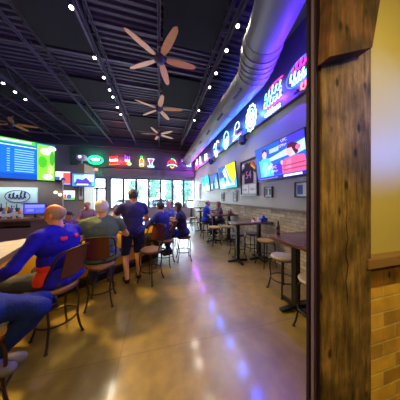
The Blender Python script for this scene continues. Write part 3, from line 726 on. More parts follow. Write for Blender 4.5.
sign('narrow white neon sign second from the far corner on the right wall', (XW, 11.2, 4.32), WR, [('lettering', WH, scribble(.4, .6, 2, 42), False)], r=.024)
sign('red and white neon sign closest to the far corner', (XW, 12.35, 4.3), WR, [('lettering', WH, off(scribble(.5, .4, 2, 43), 0, .12), False), ('lower_tube', RD, off(scribble(.6, .3, 3, 44), 0, -.25), False)], r=.026)
YW = YF - .3
ft_ = .024
sign('green oval neon sign with white lettering at the left end of the far wall', (-4.55, YW, 4.44), 0, [('outline', GR, oval(.5, .31), True), ('inner_outline', GR, oval(.44, .25), True), ('lettering', WH, off(scribble(.62, .16, 6, 51), 0, .06), False), ('lettering', GR, off(scribble(.4, .12, 4, 52), 0, -.12), False)], r=ft_)
sign('red neon sign with a white word and slanted red script', (-3.32, YW, 4.5), 0, [('script', RD, rot(off(scribble(.6, .16, 5, 53), 0, .2), .1), False), ('word', WH, rot(scribble(.6, .15, 6, 54), .1), False), ('under_script', RD, rot(off(scribble(.66, .16, 5, 55), 0, -.2), .1), False), ('edge', OR, rot(spline([(-.36, 0, -.33), (.36, 0, -.33)], 2), .1), False)], r=ft_)
sign('neon sign in violet, white, red and green left of the bottle sign', (-2.36, YW, 4.5), 0, [('figure', PU, off(scribble(.44, .3, 3, 56), 0, .22), False), ('figure', WH, off(scribble(.4, .2, 3, 57), .0, .05), False), ('green_patch', GR, oval(.14, .11, 18, .12, -.22), True), ('yellow_patch', YE, oval(.09, .07, 14, .12, -.22), True), ('red_patch', RD, off(scribble(.3, .2, 2, 58), -.18, -.2), False)], r=ft_)
sign('yellow neon bottle with a green top on the far wall', (-1.33, YW, 4.5), 0, [('bottle_outline', YE, [(-.14, 0, -.36), (.14, 0, -.36), (.14, 0, .1), (.05, 0, .26), (-.05, 0, .26), (-.14, 0, .1)], True), ('fill', OR, spline([(-.07, 0, .08), (.07, 0, .04), (-.07, 0, -.02), (.07, 0, -.06)], 3), False), ('label', WH, off(scribble(.2, .12, 3, 59), 0, -.2), False), ('green_top', GR, oval(.06, .08, 14, 0, .35), True)], r=ft_)
sign('neon glass-shaped sign in white, pink and blue on the far wall', (-.62, YW, 4.45), 0, [('glass_outline', WH, [(-.25, 0, .3), (.25, 0, .3), (.08, 0, -.05), (.12, 0, -.2), (-.12, 0, -.2), (-.08, 0, -.05)], True), ('pink_fill', PK, spline([(-.14, 0, .2), (.12, 0, .14), (-.06, 0, .06), (.05, 0, .0)], 3), False), ('blue_word', CY, off(scribble(.55, .12, 5, 60), 0, -.3), False)], r=ft_)
sign('neon arch sign in red and green over a white ribbon', (1.06, YW, 4.5), 0, [('red_arch', RD, [(.36 * math.cos(a), 0, .3 * math.sin(a) - .06) for a in [PI * k / 14 for k in range(15)]], False), ('green_arch', GR, [(.3 * math.cos(a), 0, .36 * math.sin(a)) for a in [PI * (.05 + .55 * k / 14) for k in range(15)]], False), ('red_mark', RD, off(scribble(.36, .2, 3, 61), 0, .03), False), ('ribbon', WH, spline([(-.42, 0, -.24), (-.2, 0, -.14), (.2, 0, -.14), (.42, 0, -.24)], 4), False), ('yellow_tip', YE, spline([(-.15, 0, -.28), (0, 0, -.4), (.15, 0, -.28)], 4), False)], r=ft_)
sign('violet neon swirl at the right end of the far wall', (2.0, YW, 4.7), 0, [('swirl', PU, spline([(-.22, 0, -.1), (-.1, 0, .16), (.16, 0, .12), (.1, 0, -.08), (-.06, 0, .0)], 5), False), ('dash', WH, spline([(-.1, 0, .0), (.14, 0, .02)], 3), False)], r=ft_)
sign('cyan neon scribble beside the far right corner', (2.48, YW, 4.42), 0, [('lettering', CY, scribble(.45, .3, 3, 62), False)], r=ft_)
t = thing('exit_sign', 'small glowing orange red exit sign above the glass door', 'exit sign', (-4.55, YF - .36, 3.72))
bm = new(); box(bm, -.2, 0, -.11, .2, .06, .11, .01); obj('housing', bm, M['white'], t)
bm = text_bm('EXIT', .17, .006); obj('lettering', bm, neon(255, 90, 40, 5), t, False, (0, -.008, 0))
bm = new(); box(bm, -.02, .05, -.02, .02, .34, .14); obj('arm', bm, M['white'], t)

# wall speakers under the fascia
for yy, lb in ((5.07, 'black wall speaker below the neon swoosh sign'), (8.55, 'black wall speaker past the palm neon sign')):
    t = thing('wall_speaker', lb, 'speaker', (2.83, yy, 3.70), WR, 'black speakers on the right wall')
    bm = new(); lathe(bm, [(0, -.16), (.08, -.16), (.12, -.12), (.12, .1), (.1, .15), (0, .15)], seg=20); obj('cabinet', bm, M['black'], t)
    bm = new(); box(bm, -.03, .08, -.03, .03, .17, .03); obj('bracket', bm, M['black'], t)

# ------------------------------------------------------------------ televisions
def screen(name, w_, h_, layers, parent, y=0):
    me = bpy.data.meshes.new(name); vs, fs, cs = [], [], []
    for i, (poly, c) in enumerate(layers):
        b0 = len(vs); vs += [((u - .5) * w_, y - .0007 * i, (v - .5) * h_) for u, v in poly]; fs.append(list(range(b0, len(vs)))); cs.append(srgb(*c))
    me.from_pydata(vs, [], fs)
    ca = me.color_attributes.new('Col', 'FLOAT_COLOR', 'CORNER')
    for p, c in zip(me.polygons, cs):
        for li in p.loop_indices: ca.data[li].color = c
    me.materials.append(M['screen'])
    o = bpy.data.objects.new(name, me); COL.objects.link(o); o.parent = parent
    return o
R = lambda a, b, c, d: [(a, b), (c, b), (c, d), (a, d)]
def blob(cx, cy, rx, ry, n_=14): return [(cx + rx * math.cos(2 * PI * k / n_), cy + ry * math.sin(2 * PI * k / n_)) for k in range(n_)]
def tv(label, loc, rz, w_, h_, layers, tiltdeg=0, mount=.12, group='televisions', name='television'):
    t = thing(name, label, 'television', loc, rz, group)
    t.rotation_euler = Euler((math.radians(-tiltdeg) * -1, 0, rz))
    bm = new(); box(bm, -w_ / 2 - .02, .0, -h_ / 2 - .025, w_ / 2 + .02, .045, h_ / 2 + .02, .006); obj('case', bm, M['black'], t)
    screen('screen', w_, h_, layers, t, -.001)
    bm = new(); box(bm, -.15, .045, -.12, .15, .045 + mount, .12); obj('mount', bm, M['black'], t)
    return t
rn = random.Random(5)
def lines(x0, x1, y0, y1, n_, c, rr, wmin=.4, th=.5):
    o = []
    for i in range(n_):
        yy = y1 - (y1 - y0) * (i + .5) / n_; hh = (y1 - y0) / n_ * th / 2
        o.append((R(x0, yy - hh, x0 + (x1 - x0) * (wmin + (1 - wmin) * rr.random()), yy + hh), c))
    return o
# leader board screen over the bar
L = [(R(0, 0, 1, 1), (8, 96, 214)), (R(0, 0, 1, .14), (6, 70, 170)), (R(0, .88, 1, 1), (20, 120, 160)), (R(0, .9, .78, 1), (70, 190, 30)), (R(.80, .0, 1, .97), (120, 200, 50))]
L += [(blob(.9, .8, .07, .1), (190, 230, 190)), (blob(.86, .5, .05, .16), (60, 170, 30)), (blob(.95, .3, .04, .14), (170, 220, 120)), (blob(.92, .1, .06, .08), (230, 245, 230)), (blob(.97, .62, .03, .2), (60, 150, 40)), (blob(.97, .9, .05, .06), (240, 240, 255))]
L += [(R(.0, .82, .79, .845), (190, 225, 250))]
L += lines(.04, .38, .22, .76, 9, (110, 180, 240), rn, .4, .36); L += lines(.50, .53, .16, .76, 10, (110, 180, 240), rn, .9, .36)
L += lines(.57, .77, .16, .76, 10, (120, 185, 240), rn, .95, .38); L += [(R(.3, .93, .36, .96), (250, 240, 120)), (R(.42, .92, .74, .965), (220, 240, 255)), (R(.02, .05, .12, .09), (210, 230, 250)), (R(.2, .04, .28, .1), (210, 60, 150))]
t = tv('huge leader board television glowing blue and green above the bar', (-4.08, 5.62, 2.79), math.radians(36), 1.98, 1.13, L, 0, .1)
bm = new(); tube(bm, [(-.8, .1, .1), (-.8, .1, 2.9)], .035, 10); obj('ceiling_pole', bm, M['black'], t)
# interview television on the right wall
skinc, skin2c = (225, 170, 160), (235, 160, 170)
L = [(R(0, 0, 1, 1), (36, 84, 226)), ([(0, .62), (.3, .6), (1, .8), (1, .55), (.25, .35), (0, .3)], (168, 190, 236)), ([(.25, .5), (.75, .55), (.75, .05), (.25, .05)], (20, 92, 214)), (R(.36, .74, .56, .86), (150, 180, 240)), ([(.58, .78), (1, .82), (1, 1), (.58, 1)], (60, 50, 190)), (R(.3, .12, .6, .4), (70, 40, 190)),
     ([(.02, .1), (.02, .35), (.1, .6), (.2, .68), (.34, .62), (.4, .42), (.42, .1)], (70, 180, 225)), ([(.0, .0), (0, .8), (.08, .7), (.1, .1)], (60, 90, 220)), ([(.14, .3), (.2, .55), (.3, .5), (.34, .2), (.2, .1)], (130, 215, 240)), (blob(.24, .76, .055, .115), skinc), ([(.18, .8), (.19, .9), (.24, .93), (.3, .88), (.3, .8), (.25, .86)], (60, 36, 60)),
     ([(.3, .36), (.4, .46), (.42, .4), (.33, .28)], skinc),
     ([(.6, .1), (.6, .35), (.66, .47), (.82, .5), (.98, .46), (1, .3), (1, .1)], (196, 84, 130)), ([(.66, .2), (.7, .42), (.78, .45), (.76, .15)], (222, 110, 150)), (R(.62, .28, .99, .31), (150, 50, 110)), (R(.62, .18, .99, .21), (150, 50, 110)), (blob(.76, .64, .06, .12), skin2c), ([(.72, .7), (.74, .8), (.82, .82), (.9, .74), (.9, .55), (.86, .5), (.82, .62), (.8, .7)], (70, 24, 50)), (blob(.9, .66, .04, .06), (220, 90, 150)),
     (blob(.61, .4, .025, .06), skin2c), (R(0, 0, 1, .085), (44, 30, 130)), (R(.62, .02, .93, .07), (235, 235, 250)), (R(.05, .03, .5, .055), (120, 110, 210))]
t = tv('large television on the right wall showing two people talking on a blue set', (2.82, 3.365, 2.61), WR, 1.64, .9, L, 7)
for tx, x, z, s in (('UFC', .3, .40, .1), ('ESPN+', .24, .29, .1), ('UFC', -.09, -.16, .1), ('ESPN+', -.09, -.26, .09)):
    bm = text_bm(tx, s, .0004); o = obj('screen_lettering', bm, neon(235, 240, 255, 1), t, False, (x, -.018, z))
L = [(R(0, 0, 1, 1), (60, 170, 220)), (R(.0, .5, .5, 1), (30, 90, 190)), ([(.0, .3), (.3, .5), (.45, .0), (0, 0)], (150, 220, 235)), ([(.48, 1), (1, 1), (1, .45), (.84, .18), (.66, .5)], (255, 216, 0)), ([(.3, .8), (.45, .9), (.62, .2), (.5, .15)], (235, 245, 250)), (R(.08, .1, .9, .2), (220, 240, 250)), (R(.1, .55, .3, .75), (20, 60, 160)), (R(.35, .3, .5, .5), (40, 110, 210))]
tv('television with a bright yellow corner left of the football jersey', (2.80, 6.35, 2.56), WR, 1.72, .96, L, 7)
L = [(R(0, 0, 1, 1), (50, 90, 170)), (R(0, 0, 1, .4), (150, 190, 220)), ([(.2, 0), (.35, .6), (.5, .6), (.6, 0)], (30, 50, 120)), ([(.6, .2), (.8, .9), (.95, .3)], (120, 180, 230))]
tv('small dark blue television second from the yellow-cornered one', (2.80, 7.95, 2.5), WR, 1.1, .74, L, 7)
L = [(R(0, 0, 1, 1), (30, 180, 205)), (R(0, 0, 1, .35), (170, 225, 235)), ([(.1, .9), (.5, .95), (.4, .6), (.1, .55)], (0, 140, 190)), (R(.55, .1, .8, .5), (240, 250, 250))]
tv('turquoise television farthest along the right wall', (2.80, 9.55, 2.53), WR, 1.5, .9, L, 7)
L = [(R(0, 0, 1, 1), (190, 205, 240)), (R(.7, .1, 1, .9), (225, 80, 80)), (R(.25, .2, .55, .6), (60, 80, 190)), (R(0, .7, .6, .95), (230, 240, 255)), (blob(.7, .35, .1, .2), (40, 40, 110)), (R(0, 0, 1, .12), (120, 130, 220))]
tv('white and red television partly behind the big leader board screen', (-4.78, 9.34, 2.63), 0, 1.0, .66, L, 0, .03)
L = [(R(0, 0, 1, 1), (60, 120, 230)), (R(.08, .3, .5, .9), (150, 190, 250)), (R(.5, .35, .95, .95), (200, 205, 250)), ([(.1, .15), (.2, .6), (.45, .5), (.6, .7), (.8, .3), (.85, .15)], (70, 60, 170)), (R(.85, .05, .97, .3), (80, 220, 240)), (R(.2, .1, .7, .2), (220, 235, 255))]
t = tv('television hanging past the pillar near the glass door', (-3.6, 9.1, 2.54), 0, 1.0, .62, L, 0, .2)
L = [(R(0, 0, 1, 1), (205, 230, 205)), (R(0, 0, 1, .25), (90, 170, 80)), (blob(.3, .65, .2, .12), (240, 250, 250)), (blob(.7, .35, .12, .25), (70, 80, 170)), (R(.45, .1, .56, .6), (210, 70, 90)), (R(.0, .85, 1, 1), (230, 240, 250))]
tv('pale green television low on the wall under the other bar televisions', (-4.5, 9.34, 1.79), 0, .84, .46, L, 0, .03)

# ------------------------------------------------------------------ framed things on the right wall
t = thing('framed_jersey', 'dark football jersey numbered 54 in a tall frame between televisions', 'framed jersey', (2.985, 4.87, 2.36), WR)
W_, H_ = 1.04, 1.24
bm = new()
for a, b, c, d in ((-W_ / 2, -H_ / 2, -W_ / 2 + .05, H_ / 2), (W_ / 2 - .05, -H_ / 2, W_ / 2, H_ / 2), (-W_ / 2 + .05, -H_ / 2, W_ / 2 - .05, -H_ / 2 + .05), (-W_ / 2 + .05, H_ / 2 - .05, W_ / 2 - .05, H_ / 2)): box(bm, a, -.06, b, c, .012, d)
obj('frame', bm, M['black'], t, False)
bm = new(); box(bm, -W_ / 2 + .05, -.01, -H_ / 2 + .05, W_ / 2 - .05, .01, H_ / 2 - .05); obj('backing', bm, mat('violet_grey_mat_board', srgb(190, 182, 200), .8), t, False)
bm = new(); prism(bm, [(-.26, -.2), (.26, -.2), (.26, .22), (.40, .12), (.44, .26), (.28, .48), (.1, .52), (0, .46), (-.1, .52), (-.28, .48), (-.44, .26), (-.40, .12), (-.26, .22)], -.032, -.012); obj('jersey', bm, cloth(46, 32, 58), t)
bm = text_bm('54', .36, .003); obj('number', bm, cloth(200, 130, 170), t, False, (0, -.036, .08))
bm = new(); prism(bm, [(.12, .50), (.28, .48), (.44, .27), (.36, .2), (.2, .36)], -.04, -.032); obj('stripe', bm, cloth(225, 90, 60), t)
bm = new(); prism(bm, [(.14, .44), (.42, .27), (.40, .22), (.14, .38)], -.044, -.04); obj('stripe', bm, cloth(240, 205, 80), t)
bm = new(); ell(bm, (-.34, -.03, .42), (.1, .03, .08)); obj('cap', bm, cloth(200, 205, 215), t)
for x in (-.24, .24): bm = new(); box(bm, x - .2, -.025, -.54, x + .2, -.012, -.24); p = obj('photo_sheet', bm, M['paper'], t, False); bm = new(); tube(bm, off(scribble(.26, .06, 5, int(x * 100)), x, -.4), .004, 5); s_ = obj('signature', bm, M['black'], p); s_.location = (0, -.027, 0)
def picture(label, y_, z_, w_, h_, col, n=1):
    t = thing('framed_picture', label, 'picture', (2.99, y_, z_), WR, 'small framed pictures on the right wall')
    bm = new(); e = .025
    for a, b, c, d in ((-w_ / 2, -h_ / 2, -w_ / 2 + e, h_ / 2), (w_ / 2 - e, -h_ / 2, w_ / 2, h_ / 2), (-w_ / 2 + e, -h_ / 2, w_ / 2 - e, -h_ / 2 + e), (-w_ / 2 + e, h_ / 2 - e, w_ / 2 - e, h_ / 2)): box(bm, a, -.035, b, c, .008, d)
    obj('frame', bm, M['black'], t, False)
    bm = new(); box(bm, -w_ / 2 + e, -.012, -h_ / 2 + e, w_ / 2 - e, .006, h_ / 2 - e); obj('print', bm, M['paper'], t, False)
    for k in range(n): bm = new(); x0 = -w_ / 2 + e + (w_ - 2 * e) * (k + .2) / n; box(bm, x0, -.015, -h_ * .3, x0 + (w_ - 2 * e) * .6 / n, -.012, h_ * .3); obj('image', bm, cloth(*col), t, False)
picture('framed picture on the right wall close beside the timber post', 2.72, 1.86, .5, .34, (90, 110, 190), 2)
picture('small pale framed picture below the left edge of the interview television', 3.88, 1.84, .34, .3, (120, 135, 150), 2)
picture('small framed picture just left of the football jersey', 5.9, 1.74, .30, .42, (170, 185, 200))
picture('small framed picture below the yellow-cornered television', 7.2, 1.72, .26, .42, (120, 130, 140))
picture('narrow framed picture near the far end of the right wall', 11.6, 2.1, .4, 1.1, (150, 160, 165))
t = thing('framed_picture', 'framed poster on the wall edge by the pillar near the glass door', 'picture', (-3.82, 9.35, 1.95), 0, 'posters')
bm = new(); box(bm, -.13, -.02, -.42, .13, .01, .42); obj('frame', bm, M['black'], t, False)
bm = new(); box(bm, -.1, -.025, -.38, .1, -.018, .38); obj('print', bm, M['paper'], t, False)
bm = new(); box(bm, -.06, -.03, -.2, .06, -.024, .2); obj('image', bm, cloth(120, 130, 140), t, False)
t = thing('ceiling_projector', 'white spotlight box on top of the pillar by the bar televisions', 'projector', (-3.85, 9.5, 3.40))
bm = new(); box(bm, -.03, -.03, 0, .03, .03, .2); obj('stand', bm, M['white'], t)
bm = new(); box(bm, -.17, -.2, .2, .17, .2, .46, .03); obj('housing', bm, M['white'], t)
bm = new(); tube(bm, [(0, -.2, .33), (0, -.23, .33)], .06, 14); obj('lens', bm, neon(200, 210, 255, 3), t)
# ------------------------------------------------------------------ stools and tables
SH = .65
def legs(t, m, r=.0125, out=.205, ring=.24):
    for k in range(4):
        a = PI / 4 + k * PI / 2; c, s = math.cos(a), math.sin(a)
        bm = new(); tube(bm, spline([(c * .13, s * .13, SH - .06), (c * .2, s * .2, SH - .1), (c * .215, s * .215, SH - .26), (c * .2, s * .2, .26), (c * (out + .02), s * (out + .02), .1), (c * (out + .05), s * (out + .05), .012)], 5), r, 8)
        l = obj('leg', bm, m, t)
        bm = new(); lathe(bm, [(0, 0), (.02, 0), (.02, .014), (0, .018)], (c * (out + .05), s * (out + .05), 0), 10); obj('glide', bm, M['black'], l)
    bm = new(); tube(bm, [(.2 * math.cos(2 * PI * k / 32), .2 * math.sin(2 * PI * k / 32), ring) for k in range(32)], .011, 8, closed=True); obj('foot_ring', bm, m, t)
def make_chair(label, loc, face, seatm, g='bar chairs with wooden backs'):
    t = thing('bar_chair', label, 'bar chair', (loc[0], loc[1], 0), face, g)
    bm = new(); lathe(bm, [(0, SH - .075), (.17, SH - .075), (.2, SH - .06), (.21, SH - .04), (.205, SH - .03), (0, SH - .03)], seg=28); obj('seat_base', bm, M['cherry'], t)
    bm = new(); lathe(bm, [(0, SH - .03), (.195, SH - .03), (.2, SH - .015), (.18, SH + .002), (.1, SH + .01), (0, SH + .012)], seg=28); obj('cushion', bm, seatm, t)
    legs(t, M['bronze'])
    bm = new(); tube(bm, spline([(-.185, .03, SH - .05), (-.215, -.07, SH + .12), (-.225, -.17, SH + .3), (-.2, -.235, SH + .42), (-.1, -.275, SH + .45), (0, -.285, SH + .455), (.1, -.275, SH + .45), (.2, -.235, SH + .42), (.225, -.17, SH + .3), (.215, -.07, SH + .12), (.185, .03, SH - .05)], 4), .0135, 8); obj('back_hoop', bm, M['bronze'], t)
    bm = new(); tube(bm, spline([(-.213, -.09, SH + .13), (-.12, -.185, SH + .12), (0, -.215, SH + .115), (.12, -.185, SH + .12), (.213, -.09, SH + .13)], 4), .01, 8); obj('back_rail', bm, M['bronze'], t)
    bm = new(); n = 8; g0 = []
    for i in range(n + 1):
        x = -.15 + .30 * i / n; yb = -.205 + .9 * x * x; yt = -.275 + .9 * x * x
        g0.append([bm.verts.new(p) for p in ((x, yb, SH + .125), (x, yt, SH + .44), (x, yt - .014, SH + .44), (x, yb - .014, SH + .125))])
    for A, B_ in zip(g0, g0[1:]):
        for q in range(4): bm.faces.new((A[q], A[(q + 1) % 4], B_[(q + 1) % 4], B_[q]))
    bm.faces.new(g0[0]); bm.faces.new(g0[-1][::-1]); obj('back_panel', bm, M['cherry'], t)
    return t
def make_stool(label, loc, seatm, g, legm=None, face=0):
    t = thing('bar_stool', label, 'bar stool', (loc[0], loc[1], 0), face, g)
    bm = new(); lathe(bm, [(0, SH - .07), (.165, SH - .07), (.185, SH - .055), (.185, SH - .045), (0, SH - .045)], seg=28); obj('seat_base', bm, M['cherry'], t)
    bm = new(); lathe(bm, [(0, SH - .045), (.19, SH - .045), (.2, SH - .025), (.19, SH - .004), (.12, SH + .006), (0, SH + .01)], seg=28); obj('cushion', bm, seatm, t)
    legs(t, legm or M['blackmetal']); return t
yaw = lambda x, y: math.atan2(-x, y)          # world yaw whose local +Y looks along (x, y)
GC = 'bar chairs with wooden backs'
F1 = yaw(-.77, .64)
C1 = make_chair('bar chair under the man in the royal blue jersey', (-1.2, 2.33), F1, M['tan'])
C2 = dup(C1, (-.9, 2.9, 0), yaw(-.12, 1), 'bar chair behind the grey-haired person, wooden back turned to the camera', GC)
C3 = dup(C1, (-.16, 3.42, 0), yaw(-.6, -.8), 'empty bar chair with a tan cushion right of the standing man', GC)
C4 = dup(C1, (.16, 4.12, 0), yaw(-.9, .35), 'bar chair under the dark-haired man past the empty chair', GC)
C0 = dup(C1, (-1.36, 1.58, 0), yaw(1, .9), 'bar chair in the bottom left corner under the person in blue jeans', GC)
F1B = yaw(-.95, .32); C1.rotation_euler.z = F1B                       # the seat is swivelled towards the bar, the legs are not
for ch in [c for c in bpy.data.objects if c.parent == C1 and c.name.split('.')[0] in ('leg', 'foot_ring')]: ch.rotation_euler.z = F1 - F1B
S5 = make_stool('backless stool with pale metal legs under the person in dark top and jeans', (.66, 4.35), M['cherry'], 'backless stools at the bar', M['palemetal'])
GS = 'round stools at the high tables'
Sa = make_stool('grey-seated stool on the far side of the nearest high table', (2.16, 2.42), M['greyseat'], GS)
SB = dup(Sa, (1.95, 1.62, 0), .3, 'grey-seated stool cut off by the timber post, nearest the camera', GS)
Sc = make_stool('yellow-topped stool at the front of the second high table', (2.58, 3.46), M['mustard'], GS)
Sd = make_stool('dark round stool behind the left leg of the second high table', (2.2, 4.22), M['darkseat'], GS)
dup(Sd, (2.68, 4.2, 0), .5, 'dark round stool behind the wall side of the second high table', GS)
dup(Sc, (1.93, 5.42, 0), .2, 'yellow-topped stool left in front of the third high table', GS)
dup(Sc, (2.42, 5.42, 0), .4, 'yellow-topped stool right in front of the third high table', GS)
dup(Sd, (1.9, 6.45, 0), .1, 'stool under the man in the blue shirt at the third high table', GS)
dup(Sd, (2.52, 6.3, 0), .7, 'stool under the woman facing the man in the blue shirt', GS)
dup(Sd, (1.75, 8.1, 0), .3, 'dark stool beside the high table nearest the windows, room side', GS)
dup(Sd, (2.3, 8.3, 0), .3, 'dark stool beyond the couple at the third high table', GS)
TZ = 1.03
def make_table(label, y0, y1, ym, g='high tables along the right wall'):
    t = thing('high_table', label, 'high table', (0, ym, 0), 0, g)
    bm = new(); box(bm, 1.84, y0 - ym, TZ - .045, 2.94, y1 - ym, TZ, .008); obj('tabletop', bm, M['tabletop'], t)
    for x in (2.02, 2.66):
        bm = new(); box(bm, x - .042, -.042, .05, x + .042, .042, TZ - .05); p = obj('pedestal', bm, M['blackmetal'], t)
        bm = new(); box(bm, x - .16, -.16, TZ - .06, x + .16, .16, TZ - .045); obj('top_plate', bm, M['blackmetal'], p)
        for a in range(4):
            an = a * PI / 2 + PI / 4 * 0; bm = new()
            bar(bm, (x, 0, .045), (x + .27 * math.cos(an), .27 * math.sin(an), .022), .06, .04); obj('foot', bm, M['blackmetal'], p)
    return t
T1 = make_table('long dark high table nearest the timber post with a bottle on it', 1.5, 2.52, 2.0)
T2 = make_table('dark high table second from the post with a caddy and blue box on it', 3.62, 4.08, 3.86)
T3 = dup(T2, (0, 5.8, 0), 0, 'dark high table where the couple sits, third from the post', 'high tables along the right wall')
T4 = dup(T2, (0, 7.75, 0), 0, 'dark high table behind the couple by the right wall', 'high tables along the right wall')
T5 = dup(T2, (.0, 10.2, 0), 0, 'dark high table by the right wall closest to the windows', 'high tables along the right wall')
t = thing('beer_bottle', 'dark beer bottle standing on the nearest high table', 'bottle', (2.06, 2.42, TZ))
bm = new(); lathe(bm, [(0, 0), (.03, 0), (.031, .01), (.031, .12), (.026, .15), (.014, .18), (.012, .225), (.014, .23), (.014, .24), (0, .24)]); obj('glass', bm, M['bottleglass'], t)
bm = new(); lathe(bm, [(.0315, .04), (.0318, .04), (.0318, .1), (.0315, .1)]); obj('label', bm, cloth(120, 70, 110), t)
t = thing('condiment_caddy', 'pale condiment caddy on the second high table', 'caddy', (2.56, 3.84, TZ))
bm = new(); box(bm, -.1, -.07, 0, .1, .07, .012); box(bm, -.1, -.07, .012, -.092, .07, .06); box(bm, .092, -.07, .012, .1, .07, .06); obj('tray', bm, M['white'], t)
for k, c in enumerate(((190, 40, 30), (220, 190, 60), (230, 230, 230))):
    bm = new(); lathe(bm, [(0, .012), (.026, .012), (.026, .08), (.012, .1), (.006, .125), (0, .125)], (-.06 + .06 * k, 0, 0), 12); obj('squeeze_bottle', bm, cloth(*c), t)
t = thing('napkin_box', 'blue box on the second high table against the wall', 'napkin box', (2.78, 3.82, TZ))
bm = new(); box(bm, -.09, -.06, 0, .09, .06, .09, .01); obj('case', bm, cloth(40, 60, 170), t)
bm = new(); prism(bm, [(-.05, .09), (.05, .09), (.02, .17), (-.03, .15)], -.012, .012); obj('napkins', bm, cloth(90, 110, 200), t)
t = thing('condiment_caddy', 'small dark caddy on the high table where the couple sits', 'caddy', (2.75, 5.85, TZ))
bm = new(); box(bm, -.11, -.07, 0, .11, .07, .02); box(bm, -.01, -.01, .02, .01, .01, .2); obj('tray', bm, M['black'], t)
for k in range(3):
    bm = new(); lathe(bm, [(0, .02), (.024, .02), (.024, .11), (.01, .14), (0, .14)], (-.065 + .065 * k, .035, 0), 10); obj('sauce_bottle', bm, cloth(120 + 30 * k, 50, 40), t)
def glass(label, loc, liquid, h=.15, r=.036, g=None):
    t = thing('glass', label, 'glass', loc, 0, g)
    bm = new(); lathe(bm, [(0, 0), (r * .8, 0), (r, h), (r - .003, h), (r * .8 - .003, .008), (0, .008)], seg=16); obj('tumbler', bm, M['glass'], t)
    bm = new(); lathe(bm, [(0, .009), (r * .8 - .004, .009), (r * .93 - .004, h * .7), (0, h * .7)], seg=16); obj('drink', bm, liquid, t)
amber = mat('amber_beer', srgb(226, 160, 30), .2)
glass('glass of amber beer on the third high table before the couple', (2.15, 5.9, TZ), amber)

# ------------------------------------------------------------------ the bar
A0, Cn, En, Fn = V((-1.59, 1.95)), V((-1.81, 2.76)), V((.30, 4.68)), V((-1.05, 6.15))
def left_of(p, q, d):
    u = (q - p).normalized(); return V((-u.y, u.x)) * d
def offset_line(P, d):
    out = []
    for i, p in enumerate(P):
        if i == 0: out.append(p + left_of(P[0], P[1], d)); continue
        if i == len(P) - 1: out.append(p + left_of(P[-2], P[-1], d)); continue
        a, b = left_of(P[i - 1], p, d), left_of(p, P[i + 1], d); m = (a + b).normalized(); out.append(p + m * (d / max(.3, m.dot(a.normalized()))))
    return out
PL = [A0, Cn, En, Fn]
def slab(bm, d0, d1, z0, z1):
    A, B_ = offset_line(PL, d0), offset_line(PL, d1)
    r = [[bm.verts.new((p.x, p.y, z)) for p, z in ((a, z0), (b, z0), (b, z1), (a, z1))] for a, b in zip(A, B_)]
    for P_, Q in zip(r, r[1:]):
        for k in range(4): bm.faces.new((P_[k], P_[(k + 1) % 4], Q[(k + 1) % 4], Q[k]))
    bm.faces.new(r[0]); bm.faces.new(r[-1][::-1])
t = thing('bar_counter', 'long angled bar with a pale grey top and honey wood front', 'bar', (0, 0, 0))
bm = new(); slab(bm, 0, .5, TZ - .05, TZ); obj('counter_top', bm, M['bartop'], t)
bm = new(); slab(bm, -.012, .0, TZ - .065, TZ + .004); obj('edge_trim', bm, M['trimwood'], t)
bm = new(); slab(bm, .20, .45, .12, TZ - .05); obj('front_panel', bm, M['barpanel'], t)
bm = new(); slab(bm, .24, .43, 0, .12); obj('plinth', bm, M['black'], t)
bm = new(); slab(bm, .17, .20, .50, .56); slab(bm, .18, .20, .12, .2); obj('front_moulding', bm, M['darkwood'], t)
fr = [V((p.x, p.y, .2)) for p in offset_line(PL, .06)]
bm = new(); tube(bm, fr, .022, 10); fo = obj('foot_rail', bm, M['blackmetal'], t)
for p, q in zip(fr, fr[1:]):
    for k in (.25, .75):
        a = p.lerp(q, k); bm = new(); n2 = left_of(p.xy, q.xy, .13); tube(bm, [a, a + V((n2.x, n2.y, 0))], .014, 8); obj('rail_post', bm, M['blackmetal'], fo)
t = thing('back_bar_cabinet', 'dark back bar cabinet with an open shelf niche below the bottles', 'back bar', (0, 0, 0))
bm = new(); box(bm, -6.6, 6.15, 0, -3.1, 6.65, .74); box(bm, -6.6, 6.15, .74, -4.72, 6.65, .95); box(bm, -3.88, 6.15, .74, -3.1, 6.65, .95); box(bm, -4.72, 6.5, .74, -3.88, 6.65, .95); obj('carcass', bm, mat('taupe_cabinet', srgb(118, 98, 98), .5), t, False)
bm = new(); box(bm, -6.65, 6.1, .95, -3.05, 6.67, 1.03, .006); obj('worktop', bm, M['trimwood'], t)
bm = new(); box(bm, -4.72, 6.2, .74, -3.88, 6.5, .76); obj('shelf', bm, M['black'], t)
t = thing('bar_partition', 'tan panelled partition behind the back bar', 'partition', (0, 0, 0))
bm = new(); box(bm, -6.6, 6.68, 0, -3.3, 6.75, 2.22); obj('panel', bm, mat('taupe_panel', srgb(120, 108, 100), .6), t)
bm = new(); box(bm, -6.62, 6.62, 2.22, -3.28, 6.78, 2.3); obj('cap', bm, M['darkwood'], t)
t = thing('menu_board', 'pale teal board with a dark script logo behind the bottles', 'board', (-4.55, 6.66, 1.66))
bm = new(); box(bm, -.62, -.015, -.32, .55, .015, .36); obj('board', bm, mat('pale_teal_board', srgb(190, 225, 225), .4), t)
bm = new(); tube(bm, off(scribble(.5, .2, 5, 71), .02, .08), .014, 6); q = obj('script', bm, cloth(60, 40, 100), t); q.location = (0, -.03, 0)
bm = new(); tube(bm, oval(.33, .2, 30, .02, .06), .01, 6, closed=True); q = obj('script_outline', bm, cloth(80, 60, 120), t); q.location = (0, -.03, 0)
t = thing('order_monitor', 'small blue violet point of sale monitor on the back bar', 'monitor', (-3.82, 6.25, 1.03), math.radians(12))
bm = new(); box(bm, -.27, -.02, .12, .27, .03, .48, .01); obj('case', bm, M['black'], t)
